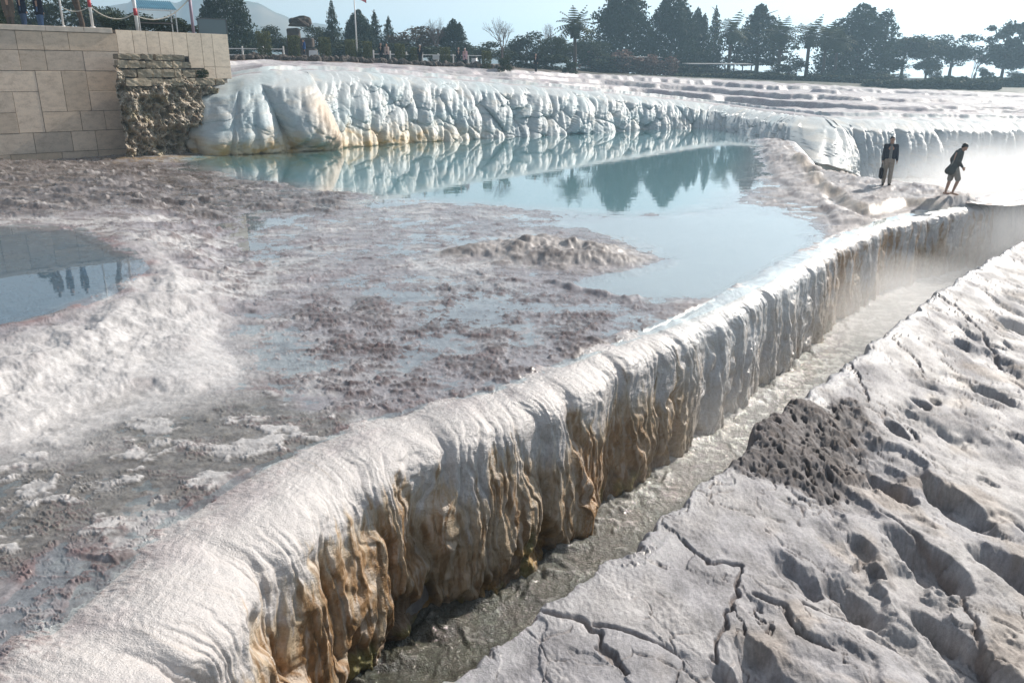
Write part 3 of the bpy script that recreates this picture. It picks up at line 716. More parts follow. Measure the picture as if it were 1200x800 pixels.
    c *= (1+0.30*fbm(X*3.2, Y*3.2, 4, 221)+0.22*fbm(X*30, Y*30, 2, 222))[..., None]
    wetb = ss(0.40, 0.10, d+0.15*f2)*ss(-0.3, 0.0, d); c = mixc(c, np.array((0.30, 0.29, 0.30)), wetb*0.7*(1-pitm))
    c = mixc(c, np.array((0.17, 0.15, 0.12)), ss(0.0, -0.25, d)*0.8)
    c = mixc(c, np.array((0.16, 0.12, 0.10)), np.clip(crack*0.55+cl*0.6, 0, 1))
    c *= (1+0.12*f3)[..., None]
    rough = np.clip(0.60-0.34*wetb*(1-pitm)+0.28*pitm+0.24*f2, 0.16, 0.95)
    F, used = grid_faces(*X.shape, keep=(d > -0.6))
    V = np.stack([X, Y, h], -1).reshape(-1, 3)[used]
    o = mesh_np('rock_bank', V, F, mat_tufa('bank_rock', 75, 1.0, 0.014, 0.26, 0.35, second=22), cols=np.clip(c, 0.02, 0.9).reshape(-1, 3)[used], fattr={'rough': rough.reshape(-1)[used]})
    tag(o, 'pale cracked rock bank with scooped hollows and a pitted dark block', 'rock bank', kind='structure')

# ------------------------------------------------------------------ water
CHZ = -2.05
def chz(Y): return CHZ-0.35*ss(16, 6, Y)
def build_water():
    inner = []
    N = normals_right(LIPP, 161)
    yy = LIPP[:, 1]; q = (LIPP[:, :2]-N*(0.26+0.80*ss(14.5, 6.5, yy)*(LIPP[:, 0] < 15))[:, None])
    poly = [tuple(p) for p in q[::30]] + [tuple(p[:2]+np.array([0.3, 1.6])) for p in np.array(fc_rows)[12::-1]] + [(-24, 47), (-60, 47), (-60, 1.0)]
    m = bpy.data.meshes.new('pool_water'); bm = bmesh.new()
    vv = [bm.verts.new((x, y, 0.0)) for x, y in poly]
    es = [bm.edges.new((vv[i], vv[(i+1) % len(vv)])) for i in range(len(vv))]
    bmesh.ops.triangle_fill(bm, use_beauty=True, use_dissolve=False, edges=es, normal=(0, 0, 1))
    bm.normal_update()
    bmesh.ops.recalc_face_normals(bm, faces=bm.faces)
    bm.normal_update()
    if sum(f.normal.z for f in bm.faces) < 0: bmesh.ops.reverse_faces(bm, faces=bm.faces)
    bm.to_mesh(m); bm.free()
    m.materials.append(mat_water('clear_water', (0.93, 0.98, 0.985), 1.6, 0.03, 0.02, (0.6, 1.4, 1), 1.65))
    o = bpy.data.objects.new('pool_water', m); COL.objects.link(o)
    tag(o, 'still turquoise pool water mirroring the cascade and thin film over the terrace', 'water', kind='structure')
    sp = pts([(-200, 258), (0, 261), (100, 267), (160, 294), (176, 314), (140, 342), (68, 371), (0, 386), (-200, 420)], 0.43)
    o = mesh_np('small_pool_water', np.array([(x, y, 0.43) for x, y in sp]), np.array([list(range(len(sp)))])[:, ::-1], mat_water('pool_film', (0.80, 0.88, 0.92), 1.6, 0.03, 0.015), smooth=False)
    tag(o, 'small raised pool at the left reflecting the wall and the blue sky', 'water', kind='structure')
    # the channel below the rim and the basin beyond it
    vs = np.concatenate([np.arange(176, 420, 1.0), np.arange(420, 1000, 1.4)])
    y = np.array([at(600, v, CHZ)[1] for v in vs]); y = y[(y > 2) & (y < 62)]
    u = np.linspace(-0.75, 1.0, 1000); Y, U = np.meshgrid(y, u, indexing='ij'); X = U*Y
    keep = ~inside(X, Y, TER_POLY) | (seg_dist(X, Y, LIPP[::40])[0] < 0.8)
    d, s = bank_d(X, Y)
    keep &= d < 0.6
    ld, _ = seg_dist(X, Y, LIPP[::40])
    warp = fbm(X*1.5, Y*1.5, 3, 301)
    f = fbm(X*3.2+warp, Y*3.2, 4, 302); r = ridged(X*4.2+0.8*warp, Y*4.2, 3, 303); g = fbm(X*14, Y*14, 3, 304)
    Z = chz(Y)+0.020*f+0.010*(r-1)+0.006*g+0.05*ss(0.5, 0.1, ld)*(0.5+f)
    foam = ss(0.25, 0.75, f+0.6*(r-1.0)+0.35*g+0.65*ss(8, 15, Y)-0.25+0.5*ss(0.45, 0.1, ld)*ss(8, 12, Y))
    c = np.broadcast_to(np.array((0.055, 0.055, 0.038)), X.shape+(3,)).copy()
    c = mixc(c, np.array((0.32, 0.315, 0.29)), ss(7, 13, Y)*0.85)
    c = mixc(c, np.array((0.66, 0.65, 0.62)), foam*ss(6, 14, Y)*0.75+foam*0.12)
    F, used = grid_faces(*X.shape, keep=keep)
    t = NT('channel_stream'); b = t.n('BsdfPrincipled', Roughness=0.06); b.inputs['Specular IOR Level'].default_value = 1.0
    a = t.n('Attribute', attribute_name='Col'); tc = t.n('TexCoord')
    n1 = t.noise(tc.outputs['Object'], 16, 5, 0.65); n2 = t.noise(tc.outputs['Object'], 55, 3, 0.6)
    k = t.ramp(n2, [(0.35, (0.8, 0.8, 0.8)), (0.7, (1.25, 1.25, 1.25))])
    t.l(t.mix(1.0, a.outputs[0], k, 'MULTIPLY'), b.inputs['Base Color'])
    bp = t.n('Bump', Strength=1.0, Distance=0.035); t.l(t.math('ADD', n1, t.math('MULTIPLY', n2, 0.4)), bp.inputs['Height']); t.l(bp.outputs[0], b.inputs['Normal'])
    t.l(b.outputs[0], t.out.inputs[0])
    o = mesh_np('channel_water', np.stack([X, Y, Z], -1).reshape(-1, 3)[used], F, t.m, cols=np.clip(c, 0, 0.9).reshape(-1, 3)[used])
    tag(o, 'murky fast stream in the channel below the dripping rim', 'water', kind='structure')

build_terrace(); build_rim(); build_far_cascade(); build_upper(); build_bank(); build_water()
#@@OBJECTS
# ------------------------------------------------------------------ stone wall, plaza and rock outcrop on the left
M_STONE = None
def mat_stone():
    t = NT('cut_travertine'); b = t.n('BsdfPrincipled', Roughness=0.7); b.inputs['Specular IOR Level'].default_value = 0.3
    a = t.n('Attribute', attribute_name='Col'); tc = t.n('TexCoord'); mp = t.n('Mapping'); mp.inputs['Scale'].default_value = (1, 1, 2.2); t.l(tc.outputs['Object'], mp.inputs[0])
    n1 = t.noise(mp.outputs[0], 2.2, 6, 0.62); n2 = t.noise(tc.outputs['Object'], 14, 4, 0.6)
    f = t.math('ADD', t.math('MULTIPLY', n1, 0.65), t.math('MULTIPLY', n2, 0.35))
    k = t.ramp(f, [(0.33, (0.74, 0.72, 0.70)), (0.52, (1, 1, 1)), (0.68, (1.12, 1.11, 1.08))])
    t.l(t.mix(1.0, a.outputs[0], k, 'MULTIPLY'), b.inputs['Base Color'])
    bp = t.n('Bump', Strength=0.3, Distance=0.02); t.l(f, bp.inputs['Height']); t.l(bp.outputs[0], b.inputs['Normal'])
    t.l(b.outputs[0], t.out.inputs[0]); return t.m

def slab_mesh(name, quads, mat, parent):
    """quads: list of (8 corners as 4 front points + outward normal, thickness, colour); each slab a bevel-edged plate"""
    V, F, C = [], [], []
    for p, nrm, th, col in quads:
        p = [Vector(q) for q in p]; nrm = Vector(nrm); c = sum(p, Vector())/4
        inn = [q+(c-q).normalized()*0.012 for q in p]
        k = len(V)
        V += [q+nrm*th for q in inn]+[q+nrm*(th-0.010) for q in p]+[q for q in p]
        C += [col]*12
        F.append((k, k+1, k+2, k+3))
        for r in (0, 4):
            for i in range(4):
                j = (i+1) % 4; F.append((k+r+4+i, k+r+4+j, k+r+j, k+r+i))
    return mesh_np(name, np.array([tuple(v) for v in V]), np.array(F), mat, smooth=False, cols=np.array(C), parent=parent)

def build_wall():
    ms = mat_stone(); back = mat_simple('mortar', (0.13, 0.115, 0.10), 0.9, 0.1, 6)
    w = thing('stone_wall', 'tall beige wall of cut travertine slabs on the left with a lower rear wing', 'wall', (0, 0, 0))
    B = Vector(place(135.5, 41, 43.6)); C = Vector(place(266, 46, 48.4))
    A0 = Vector((place(0, 60, 40.0)[0], 40.0, 0)); dirn = (Vector((B.x, B.y, 0))-A0).normalized(); A = A0-dirn*5.5
    B.z = C.z = 0
    L = (B-A).length; nrm = Vector((dirn.y, -dirn.x, 0))
    rows = [-0.55, 0.42, 1.40, 2.36, 3.32, 4.28, 5.22, 6.08]
    rng = random.Random(11); cell = 0.58; nc = int(L/cell)+1; cell = L/nc
    used = set(); quads = []
    def colr(): 
        v = rng.uniform(0.78, 1.12); wv = rng.uniform(-0.015, 0.02)
        return ((0.66+wv)*v, 0.53*v, (0.415-wv)*v)
    for r in range(len(rows)-1, 0, -1):
        i = 0
        while i < nc:
            if (r, i) in used: i += 1; continue
            wdt = rng.choice([2, 2, 3, 3, 4]); h = 2 if (r > 1 and rng.random() < 0.20) else 1
            if h == 2: wdt = 2
            while wdt > 1 and any((r, i+k) in used or i+k >= nc for k in range(wdt)): wdt -= 1
            if i+wdt >= nc-1 and i+wdt < nc and (r, nc-1) not in used: wdt = nc-i
            for k in range(wdt):
                for hh in range(h): used.add((r-hh, i+k))
            g = 0.010; z1, z0 = rows[r]-g, rows[r-h]+g; a0, a1 = A+dirn*(i*cell+g), A+dirn*((i+wdt)*cell-g)
            quads.append(([(a0.x, a0.y, z0), (a1.x, a1.y, z0), (a1.x, a1.y, z1), (a0.x, a0.y, z1)], nrm, 0.055+rng.uniform(-0.006, 0.006), colr()))
            i += wdt
    slab_mesh('facing', quads, ms, w)
    # mortar backing behind both wings, closed behind
    mb = MB(); rot = Matrix.Rotation(math.atan2(dirn.y, dirn.x), 3, 'Z')
    c = (A+B)/2-nrm*0.30; mb.box((c.x, c.y, 2.7), (L, 0.6, 6.76), rot)
    d2 = (C-B).normalized(); L2_ = (C-B).length; n2 = Vector((d2.y, -d2.x, 0)); r2 = Matrix.Rotation(math.atan2(d2.y, d2.x), 3, 'Z')
    c = (B+C)/2-n2*0.32; mb.box((c.x, c.y, 5.6), (L2_, 0.6, 1.3), r2); c = B+(C-B)*0.8-n2*0.32; mb.box((c.x, c.y, 4.45), (L2_*0.39, 0.58, 1.1), r2)
    mb.build('core', back, w)
    quads = []; a = 0.0
    while a < L2_-0.05:
        wd = rng.uniform(0.62, 0.86); b_ = min(a+wd, L2_)
        if L2_-b_ < 0.4: b_ = L2_
        zb = 5.05 if a < L2_*0.56 else (4.45 if a < L2_*0.72 else 3.9)
        for z0, z1 in ((zb, zb+0.62), (zb+0.62, 6.27)) if a > L2_*0.70 else ((zb, 6.27),):
            p0, p1 = B+d2*(a+0.008), B+d2*(b_-0.008); v = rng.uniform(0.92, 1.08)
            quads.append(([(p0.x, p0.y, z0+0.008), (p1.x, p1.y, z0+0.008), (p1.x, p1.y, z1-0.008), (p0.x, p0.y, z1-0.008)], n2, 0.05, (0.62*v, 0.52*v, 0.42*v)))
        a = b_
    e = C-n2*0.62     # the end face of the wing
    quads.append(([(C.x, C.y, 3.9), (e.x, e.y, 3.9), (e.x, e.y, 6.27), (C.x, C.y, 6.27)], d2, 0.05, (0.50, 0.43, 0.36)))
    slab_mesh('wing_facing', quads, ms, w)
    quads = []; i = 0; a = 0.0; mbc = MB()
    while a < L*0.985:
        b_ = min(a+rng.uniform(1.3, 2.2), L*0.985); m_ = A+dirn*((a+b_)/2)-nrm*0.22
        mbc.box((m_.x, m_.y, 6.21), (b_-a-0.012, 0.66, 0.24), rot, 0.012); a = b_
    o = mbc.build('coping', mat_simple('coping_stone', (0.58, 0.50, 0.42), 0.75, 0.3, 3, 0.15), w)
    # paving behind the wall, a setting surface
    bm = bmesh.new(); pv = [bm.verts.new((x, y, 6.05)) for x, y in [(A.x-nrm.x*.3, A.y-nrm.y*.3), (B.x-nrm.x*.35, B.y-nrm.y*.35), (C.x-n2.x*.4, C.y-n2.y*.4), (-23.5, 60), (-75, 60), (-75, A.y)]]
    bm.faces.new(pv); r = bmesh.ops.extrude_face_region(bm, geom=bm.faces[:]); bmesh.ops.translate(bm, vec=(0, 0, -3.5), verts=[v for v in r['geom'] if isinstance(v, bmesh.types.BMVert)])
    bmesh.ops.recalc_face_normals(bm, faces=bm.faces)
    m = bpy.data.meshes.new('plaza_paving'); bm.to_mesh(m); bm.free(); m.materials.append(mat_simple('paving', (0.30, 0.27, 0.24), 0.85, 0.2, 1.5))
    o = bpy.data.objects.new('plaza_paving', m); COL.objects.link(o); tag(o, 'paved viewing platform on top of the stone wall', 'pavement', kind='structure')
    return A, B, C, dirn, nrm, d2, n2

WA, WB, WC, WDIR, WNRM, WD2, WN2 = build_wall()
def on_wall(u, back=0.35):
    """a point on the platform behind the parapet seen at pixel column u"""
    lo, hi = 30.0, 50.0
    best = None
    for k in range(200):
        y = 36+k*0.08; x = place(u, 40, y)[0]; p = Vector((x, y, 0))
        dd = min(abs((p-(WA-WNRM*back)).dot(WNRM)) if (p-WA).dot(WDIR) < (WB-WA).length-0.2 else 9, abs((p-(WB-WN2*back)).dot(WN2)) if (p-WB).dot(WD2) > -0.2 else 9)
        if best is None or dd < best[0]: best = (dd, p)
    return best[1]

def build_outcrop():
    r = thing('rock_outcrop', 'brown weathered rock face with old masonry courses on top below the wall wing', 'rock', (0, 0, 0))
    n, J = 420, 260
    a = np.linspace(0, 1, n)[:, None]; t = np.linspace(0, 1, J)[None]
    u = 150+a*116
    xs = np.array([place(uu, 185, yy)[0] for uu, yy in zip(u[:, 0]-3, (42.0+a[:, 0]*4.9))])[:, None]; ys = 42.0+a*4.9
    top = np.interp(u, [150, 205, 222, 240, 250, 258, 262], [4.55, 4.5, 4.2, 4.0, 3.7, 3.5, 3.4])
    z = top*(1-t)-0.25*t
    back = 0.10*(1-t)**1.2; A_ = a*6.5
    n1 = fbm(A_*0.75, z*0.8, 5, 401); n2 = ridged(A_*1.6, z*1.9, 4, 402); n3 = fbm(A_*6, z*6, 4, 403); n4 = worley(A_*0.9+0.3*n1, z*0.9, 404)[0]
    out = 0.75*n1+0.28*n2-0.55*n4+0.10*n3+0.6*np.sin(np.clip(t, 0, 1)*np.pi)*0.5+0.3
    X = xs+(-back+out)*0.62*0+back*(-0.55)+out*0.55; Y = ys+back*0.8-out*0.82
    c = np.broadcast_to(np.array((0.40, 0.33, 0.25)), X.shape+(3,)).copy()
    c = mixc(c, np.array((0.17, 0.13, 0.095)), ss(0.0, 0.6, n1*0.6+0.5*n3)*0.8); c = mixc(c, np.array((0.50, 0.45, 0.38)), ss(0.6, 1.3, n2)*0.6)
    c = mixc(c, np.array((0.26, 0.22, 0.10)), ss(0.1, 0.6, fbm(A_*1.2, z*1.2, 3, 405))*0.4); c = mixc(c, np.array((0.50, 0.42, 0.33)), ss(0.9, 1.0, t)*0.6)
    F, _ = grid_faces(n, J)
    mesh_np('rock_face', np.stack([X, Y, z+0*X], -1).reshape(-1, 3), F, mat_tufa('weathered_rock', 9, 0.7, 0.05, 0.4, 0.2, False, 0.85, 2.5), cols=np.clip(c, 0.02, 1).reshape(-1, 3), parent=r)
    # masonry: uneven courses of stones
    rng = random.Random(5); V, F, C = [], [], []
    z0 = 3.55
    for row, (ua, ub, h) in enumerate([(143, 250, 0.40), (140, 240, 0.44), (138, 222, 0.42), (137, 207, 0.30)]):
        uu = ua
        while uu < ub:
            wpx = rng.uniform(7, 17); f = (uu+wpx/2-150)/112; yy = 42.55+max(f, -0.1)*5.1-0.10; x, y, _z = place(uu+wpx/2, 80, yy)
            wdt = wpx/20.6*0.97; c = Vector((x, y-0.1+rng.uniform(-0.16, 0.12)+0.05*row, z0+h/2)); hh = h*rng.uniform(0.66, 1.02)
            bm = bmesh.new(); bmesh.ops.create_cube(bm, size=1); bmesh.ops.subdivide_edges(bm, edges=bm.edges[:], cuts=2, use_grid_fill=True)
            rot = Matrix.Rotation(0.75+rng.uniform(-0.12, 0.12), 3, 'Z') @ Matrix.Rotation(rng.uniform(-0.05, 0.05), 3, 'Y')
            k = len(V); v_ = rng.uniform(0.65, 1.15)
            for v in bm.verts:
                p = v.co.copy(); q = p*(1-0.22*max(0, p.length-0.62)); q += Vector([rng.uniform(-.035, .035) for _ in range(3)])
                w_ = rot @ Vector((q.x*wdt, q.y*0.7, q.z*hh)); V.append(tuple(c+w_)); C.append((0.36*v_, 0.30*v_, 0.225*v_))
            bm.verts.index_update()
            for f_ in bm.faces: F.append([k+v.index for v in f_.verts])
            bm.free(); uu += wpx
        z0 += h
    mesh_np('masonry', np.array(V), np.array(F), mat_tufa('old_masonry', 8, 0.6, 0.05, 0.4, 0.2, False, 0.85, 2.0), cols=np.array(C), parent=r, smooth=False)
    # tuft of weeds on the step, its own plant
build_outcrop()

# ------------------------------------------------------------------ foliage
def mat_leaf(name, c1, c2, trans=0.08):
    t = NT(name); b = t.n('BsdfPrincipled', Roughness=0.75); b.inputs['Specular IOR Level'].default_value = 0.15
    a = t.n('Attribute', attribute_name='rnd'); t.l(t.ramp(a.outputs['Fac'], [(0, c1), (1, c2)]), b.inputs['Base Color'])
    tl = t.n('BsdfTranslucent'); tl.inputs[0].default_value = (*[x*1.3 for x in c2], 1); mx = t.n('MixShader'); mx.inputs[0].default_value = trans
    t.l(b.outputs[0], mx.inputs[1]); t.l(tl.outputs[0], mx.inputs[2]); t.l(mx.outputs[0], t.out.inputs[0]); return t.m
ML = {'cypress': mat_leaf('cypress_leaf', (0.012, 0.026, 0.015), (0.035, 0.058, 0.030)), 'round': mat_leaf('shrub_leaf', (0.022, 0.034, 0.015), (0.055, 0.072, 0.032)),
      'pine': mat_leaf('pine_needles', (0.014, 0.028, 0.016), (0.04, 0.062, 0.032)), 'palm': mat_leaf('palm_leaf', (0.03, 0.045, 0.02), (0.07, 0.085, 0.035)),
      'purple': mat_leaf('rust_leaf', (0.055, 0.04, 0.03), (0.11, 0.08, 0.05)), 'topiary': mat_leaf('clipped_leaf', (0.05, 0.06, 0.02), (0.12, 0.13, 0.05)), 'pink': mat_leaf('bare_hedge_twig', (0.12, 0.07, 0.055), (0.22, 0.14, 0.11), 0.05)}
M_BARK = mat_simple('bark', (0.10, 0.075, 0.06), 0.9, 0.1, 5, 0.35); M_TWIG = mat_simple('twig', (0.15, 0.105, 0.09), 0.9, 0.1, 5, 0.3)

def leaf_mesh(name, P, size, rng, flat=0.0, droop=None):
    n = len(P); a = rng.normal(size=(n, 3)); a /= np.linalg.norm(a, axis=1)[:, None]
    b = rng.normal(size=(n, 3)); b -= a*(a*b).sum(1)[:, None]; b /= np.linalg.norm(b, axis=1)[:, None]
    if flat: a[:, 2] *= 1-flat; b[:, 2] *= 1-flat
    s = size*rng.uniform(0.6, 1.4, (n, 1)); a = a*s; b = b*s*0.55
    V = np.stack([P-a, P+b*0.9-a*0.1, P+a, P-b*0.9+a*0.1], 1).reshape(-1, 3); F = np.arange(4*n).reshape(-1, 4)
    clump = np.clip(0.5+0.6*fbm(P[:, 0]*6, P[:, 2]*6+P[:, 1]*5, 2, 77)+rng.normal(0, 0.15, n), 0, 1)
    m = bpy.data.meshes.new(name); m.vertices.add(len(V)); m.vertices.foreach_set('co', V.astype(np.float32).ravel())
    m.loops.add(F.size); m.loops.foreach_set('vertex_index', F.astype(np.int32).ravel()); m.polygons.add(n)
    m.polygons.foreach_set('loop_start', np.arange(0, 4*n, 4, dtype=np.int32)); m.polygons.foreach_set('loop_total', np.full(n, 4, np.int32)); m.update(calc_edges=True)
    at_ = m.attributes.new('rnd', 'FLOAT', 'POINT'); at_.data.foreach_set('value', np.repeat(clump, 4).astype(np.float32)); return m

def trunk_mesh(name, h, r0, rng, limbs=6, lo=0.35, spread=0.3, lean=0.02):
    mb = MB(); path = [(rng.normal()*lean*k/6, rng.normal()*lean*k/6, h*k/6) for k in range(7)]; mb.tube(path, [r0*(1-0.75*k/6) for k in range(7)], 8)
    for i in range(limbs):
        z = h*(lo+(1-lo)*(i+0.5)/limbs); an = i*2.4+rng.normal()*0.3; L = spread*(1.1-0.6*z/h)
        mb.tube([(0, 0, z), (math.cos(an)*L*0.5, math.sin(an)*L*0.5, z+L*0.35), (math.cos(an)*L, math.sin(an)*L, z+L*0.55)], [r0*0.4, r0*0.25, r0*0.1], 5)
    m = bpy.data.meshes.new(name); mb.bm.to_mesh(m); mb.bm.free(); return m

def cone_pts(n, rng, base=0.06, power=0.75, rag=0.3, spires=1, layer=0, seed=1, shell=0.4):
    out = []
    tot = 0
    while tot < n:
        z = rng.random(n*2); ang = rng.random(n*2)*2*np.pi
        env = np.power(np.clip(1-z, 0, 1), power)*np.interp(z, [0, 0.10, 0.22, 1], [0.55, 0.85, 1, 1])
        env *= 1+rag*fbm(ang*1.3+seed*7, z*7, 3, seed)+0.5*rag*fbm(ang*4+seed, z*22, 2, seed+9)
        if layer: env *= 0.62+0.38*np.abs(((z*layer+0.15*np.sin(ang*3)) % 1)-0.0)
        keep = rng.random(n*2) < np.clip(env, 0.02, 1)
        r = 0.5*env*np.power(rng.random(n*2), shell)
        p = np.stack([r*np.cos(ang), r*np.sin(ang), base+(1-base)*z-0.06*r], 1)[keep]; out.append(p); tot += len(p)
    P = np.concatenate(out)[:n]
    if spires > 1:
        k = n//(spires*3); 
        for i in range(spires-1):
            a = rng.random()*6.28; q = P[rng.integers(0, n, k)]*np.array([0.35, 0.35, 0.40]); q += np.array([0.24*math.cos(a), 0.24*math.sin(a), 0.40+0.12*rng.random()]); P = np.concatenate([P, q])
    return P

def blob_pts(n, rng, blobs, rag=0.25, seed=1):
    out = []; w = np.array([b[3]**2 for b in blobs]); w = w/w.sum()
    for (cx, cy, cz, r, sq), ww in zip(blobs, w):
        k = max(20, int(n*ww)); d = rng.normal(size=(k, 3)); d /= np.linalg.norm(d, axis=1)[:, None]
        rr = r*np.power(rng.random(k), 0.33)*(1+rag*fbm(d[:, 0]*3+cx*9, d[:, 2]*3+d[:, 1]*2+cz*9, 3, seed))
        p = d*rr[:, None]; p[:, 2] *= sq; out.append(p+np.array([cx, cy, cz]))
    return np.concatenate(out)

def round_blobs(rng, lo, n=10, w=0.5):
    B = [(0, 0, (1+lo)/2, 0.30, (1-lo)*0.9)]
    for i in range(n):
        a = i*2.4+rng.random(); z = rng.uniform(lo+0.12, 0.86); q = (z-(lo+1)/2)/((1-lo)/2); rad = 0.30*math.sqrt(max(0.05, 1-q*q))
        B.append((rad*math.cos(a), rad*math.sin(a), z, rng.uniform(0.15, 0.23), rng.uniform(0.65, 0.95)*(1-lo)))
    return B

PROTO = {}
def proto(kind, var):
    key = (kind, var)
    if key in PROTO: return PROTO[key]
    rng = np.random.default_rng(abs(hash(kind)) % 1 + sum(map(ord, kind))*13+var*101)
    if kind == 'conifer': cr = leaf_mesh('crown', cone_pts(11000, rng, 0.03, 0.52+0.08*var, 0.42, 4, 0, var+1), 0.019, rng); mat = 'cypress'; tr = trunk_mesh('trunk', 0.8, 0.022, rng, 8, 0.2, 0.32)
    elif kind == 'spire': cr = leaf_mesh('crown', cone_pts(3800, rng, 0.05, 0.8, 0.6, 1, 9+var, var+11), 0.024, rng); mat = 'pine'; tr = trunk_mesh('trunk', 0.95, 0.03, rng, 8, 0.2, 0.3)
    elif kind == 'cedar':
        P = cone_pts(6500, rng, 0.18, 0.50, 0.45, 1, 6, var+21); P[:, :2] *= np.interp(P[:, 2], [0.18, 0.6, 0.8, 1], [1.0, 1.0, 0.62, 0.5])[:, None]
        cr = leaf_mesh('crown', P, 0.021, rng); mat = 'pine'; tr = trunk_mesh('trunk', 0.85, 0.028, rng, 8, 0.25, 0.34)
    elif kind in ('round', 'purple'): cr = leaf_mesh('crown', blob_pts(5200, rng, round_blobs(rng, 0.12, 11), 0.35, var), 0.023, rng); mat = kind; tr = trunk_mesh('trunk', 0.6, 0.03, rng, 7, 0.2, 0.3)
    elif kind == 'ball': cr = leaf_mesh('crown', blob_pts(6000, rng, round_blobs(rng, 0.24, 14), 0.2, var), 0.022, rng); mat = 'pine'; tr = trunk_mesh('trunk', 0.6, 0.03, rng, 7, 0.3, 0.3)
    elif kind == 'open':
        B = [(0.33*math.cos(i*2.4)*rng.uniform(0.4, 1), 0.33*math.sin(i*2.4)*rng.uniform(0.4, 1), rng.uniform(0.35, 0.88), rng.uniform(0.09, 0.17), 0.7) for i in range(16)]
        cr = leaf_mesh('crown', blob_pts(6500, rng, [(b[0], b[1], b[2], b[3]*1.3, b[4]) for b in B], 0.45, var), 0.024, rng); mat = 'round'; tr = trunk_mesh('trunk', 0.75, 0.028, rng, 12, 0.25, 0.36)
    elif kind == 'pine':
        B = [(0.30*math.cos(i*2.4)*rng.uniform(0.5, 1.15), 0.30*math.sin(i*2.4)*rng.uniform(0.5, 1.15), 0.28+0.62*i/15, rng.uniform(0.11, 0.19)*(1.15-0.5*i/15), 0.55) for i in range(16)]+[(0, 0, 0.92, 0.10, 0.9)]
        cr = leaf_mesh('crown', blob_pts(8000, rng, [(b[0], b[1], b[2], b[3]*1.25, b[4]) for b in B], 0.45, var), 0.023, rng); mat = 'pine'; tr = trunk_mesh('trunk', 0.9, 0.03, rng, 12, 0.25, 0.34)
    elif kind == 'bush': cr = leaf_mesh('crown', blob_pts(2200, rng, round_blobs(rng, -0.05, 9), 0.3, var), 0.04, rng); mat = 'round'; tr = trunk_mesh('trunk', 0.4, 0.03, rng, 5, 0.2, 0.3)
    elif kind == 'topiary':
        n = 1500; a = rng.random(n)*6.28; r = 0.44*np.power(rng.random(n), 0.3)*(1+0.12*fbm(a*2, rng.random(n)*5, 2, var)); P = np.stack([r*np.cos(a), r*np.sin(a), rng.uniform(0.04, 0.97, n)], 1)
        cr = leaf_mesh('crown', P, 0.05, rng); mat = 'topiary'; tr = trunk_mesh('trunk', 0.5, 0.05, rng, 4, 0.3, 0.2)
    elif kind == 'pink':
        P = rng.uniform(-0.5, 0.5, (2600, 3))*np.array([1, 0.35, 1])+np.array([0, 0, 0.5]); P = P[(P[:, 2] < 0.72+0.35*fbm(P[:, 0]*4, P[:, 0]*0, 3, var)-0.9*np.abs(P[:, 0])**3)]
        cr = leaf_mesh('crown', P, 0.035, rng); mat = 'pink'; tr = trunk_mesh('trunk', 0.5, 0.012, rng, 9, 0.1, 0.4)
    elif kind == 'palm':
        V, F, Rn = [], [], []
        for i in range(34):
            an = i*2.39996; el = 1.35-2.1*(i/33)+rng.normal()*0.15; L = 0.5*rng.uniform(0.8, 1.08)
            q = np.array([0, 0, 0.86]); d = np.array([math.cos(an)*math.cos(el), math.sin(an)*math.cos(el), math.sin(el)*0.5]); side = np.array([-math.sin(an), math.cos(an), 0])
            for k in range(9):
                nx = q+d*L/9; w_ = 0.15*math.sin(math.pi*min(1, (k+1.2)/9.6))
                if k >= 1:
                    for sgn in (-1, 1):
                        b = len(V); tipp = q+side*sgn*w_+d*0.035-np.array([0, 0, 0.025]); V += [q, q+d*0.036, tipp+d*0.012, tipp]; F.append((b, b+1, b+2, b+3)); Rn += [0.3+0.6*rng.random()]*4
                d = d+np.array([0, 0, -0.085]); d /= max(1e-6, np.linalg.norm(d)); q = nx
        for i in range(150):                                # skirt of dead leaves
            an = rng.random()*6.28; z = 0.70+0.14*rng.random(); p = np.array([0.05*math.cos(an), 0.05*math.sin(an), z]); s = np.array([-math.sin(an), math.cos(an), 0])*0.014; o_ = np.array([math.cos(an)*0.05, math.sin(an)*0.05, -0.10])
            b = len(V); V += [p-s, p+s, p+s+o_, p-s+o_]; F.append((b, b+1, b+2, b+3)); Rn += [0.1]*4
        o = mesh_np('crown', np.array(V), np.array(F), ML['palm'], smooth=False, fattr={'rnd': np.array(Rn)}); cr = o.data; bpy.data.objects.remove(o); cr.materials.clear(); mat = 'palm'
        mb = MB(); mb.tube([(0, 0, 0), (0.006, 0, 0.3), (0.0, 0.004, 0.6), (0, 0, 0.87)], [0.045, 0.036, 0.034, 0.04], 9); tr = bpy.data.meshes.new('trunk'); mb.bm.to_mesh(tr); mb.bm.free()
    elif kind == 'bare':
        mb = MB()
        def br(p, d, L, r, k):
            e = p+d*L; mid = p+d*L*0.5+Vector(rng.normal(size=3))*L*0.05; mb.tube([p, mid, e], [r, r*0.8, r*0.62], 5 if k < 2 else 3, cap=False)
            if k >= 5: return
            for _ in range(3 if k < 3 else 2):
                dd = (d+Vector(rng.normal(size=3))*0.36+Vector((0, 0, 0.14))).normalized(); br(e, dd, L*rng.uniform(0.62, 0.82), r*0.62, k+1)
        for s in range(2 if var else 3): br(Vector((rng.normal()*0.03, rng.normal()*0.03, 0)), (Vector((rng.normal()*0.10, rng.normal()*0.10, 1))).normalized(), 0.27, 0.016, 0)
        cr = bpy.data.meshes.new('branches'); mb.bm.to_mesh(cr); mb.bm.free(); zmax = max(v.co.z for v in cr.vertices)
        for v in cr.vertices: v.co.z /= zmax
        mat = None; tr = trunk_mesh('trunk', 0.22, 0.024, rng, 0)
    cr.materials.append(ML[mat] if mat else M_TWIG); tr.materials.append(M_BARK)
    PROTO[key] = (cr, tr); return PROTO[key]

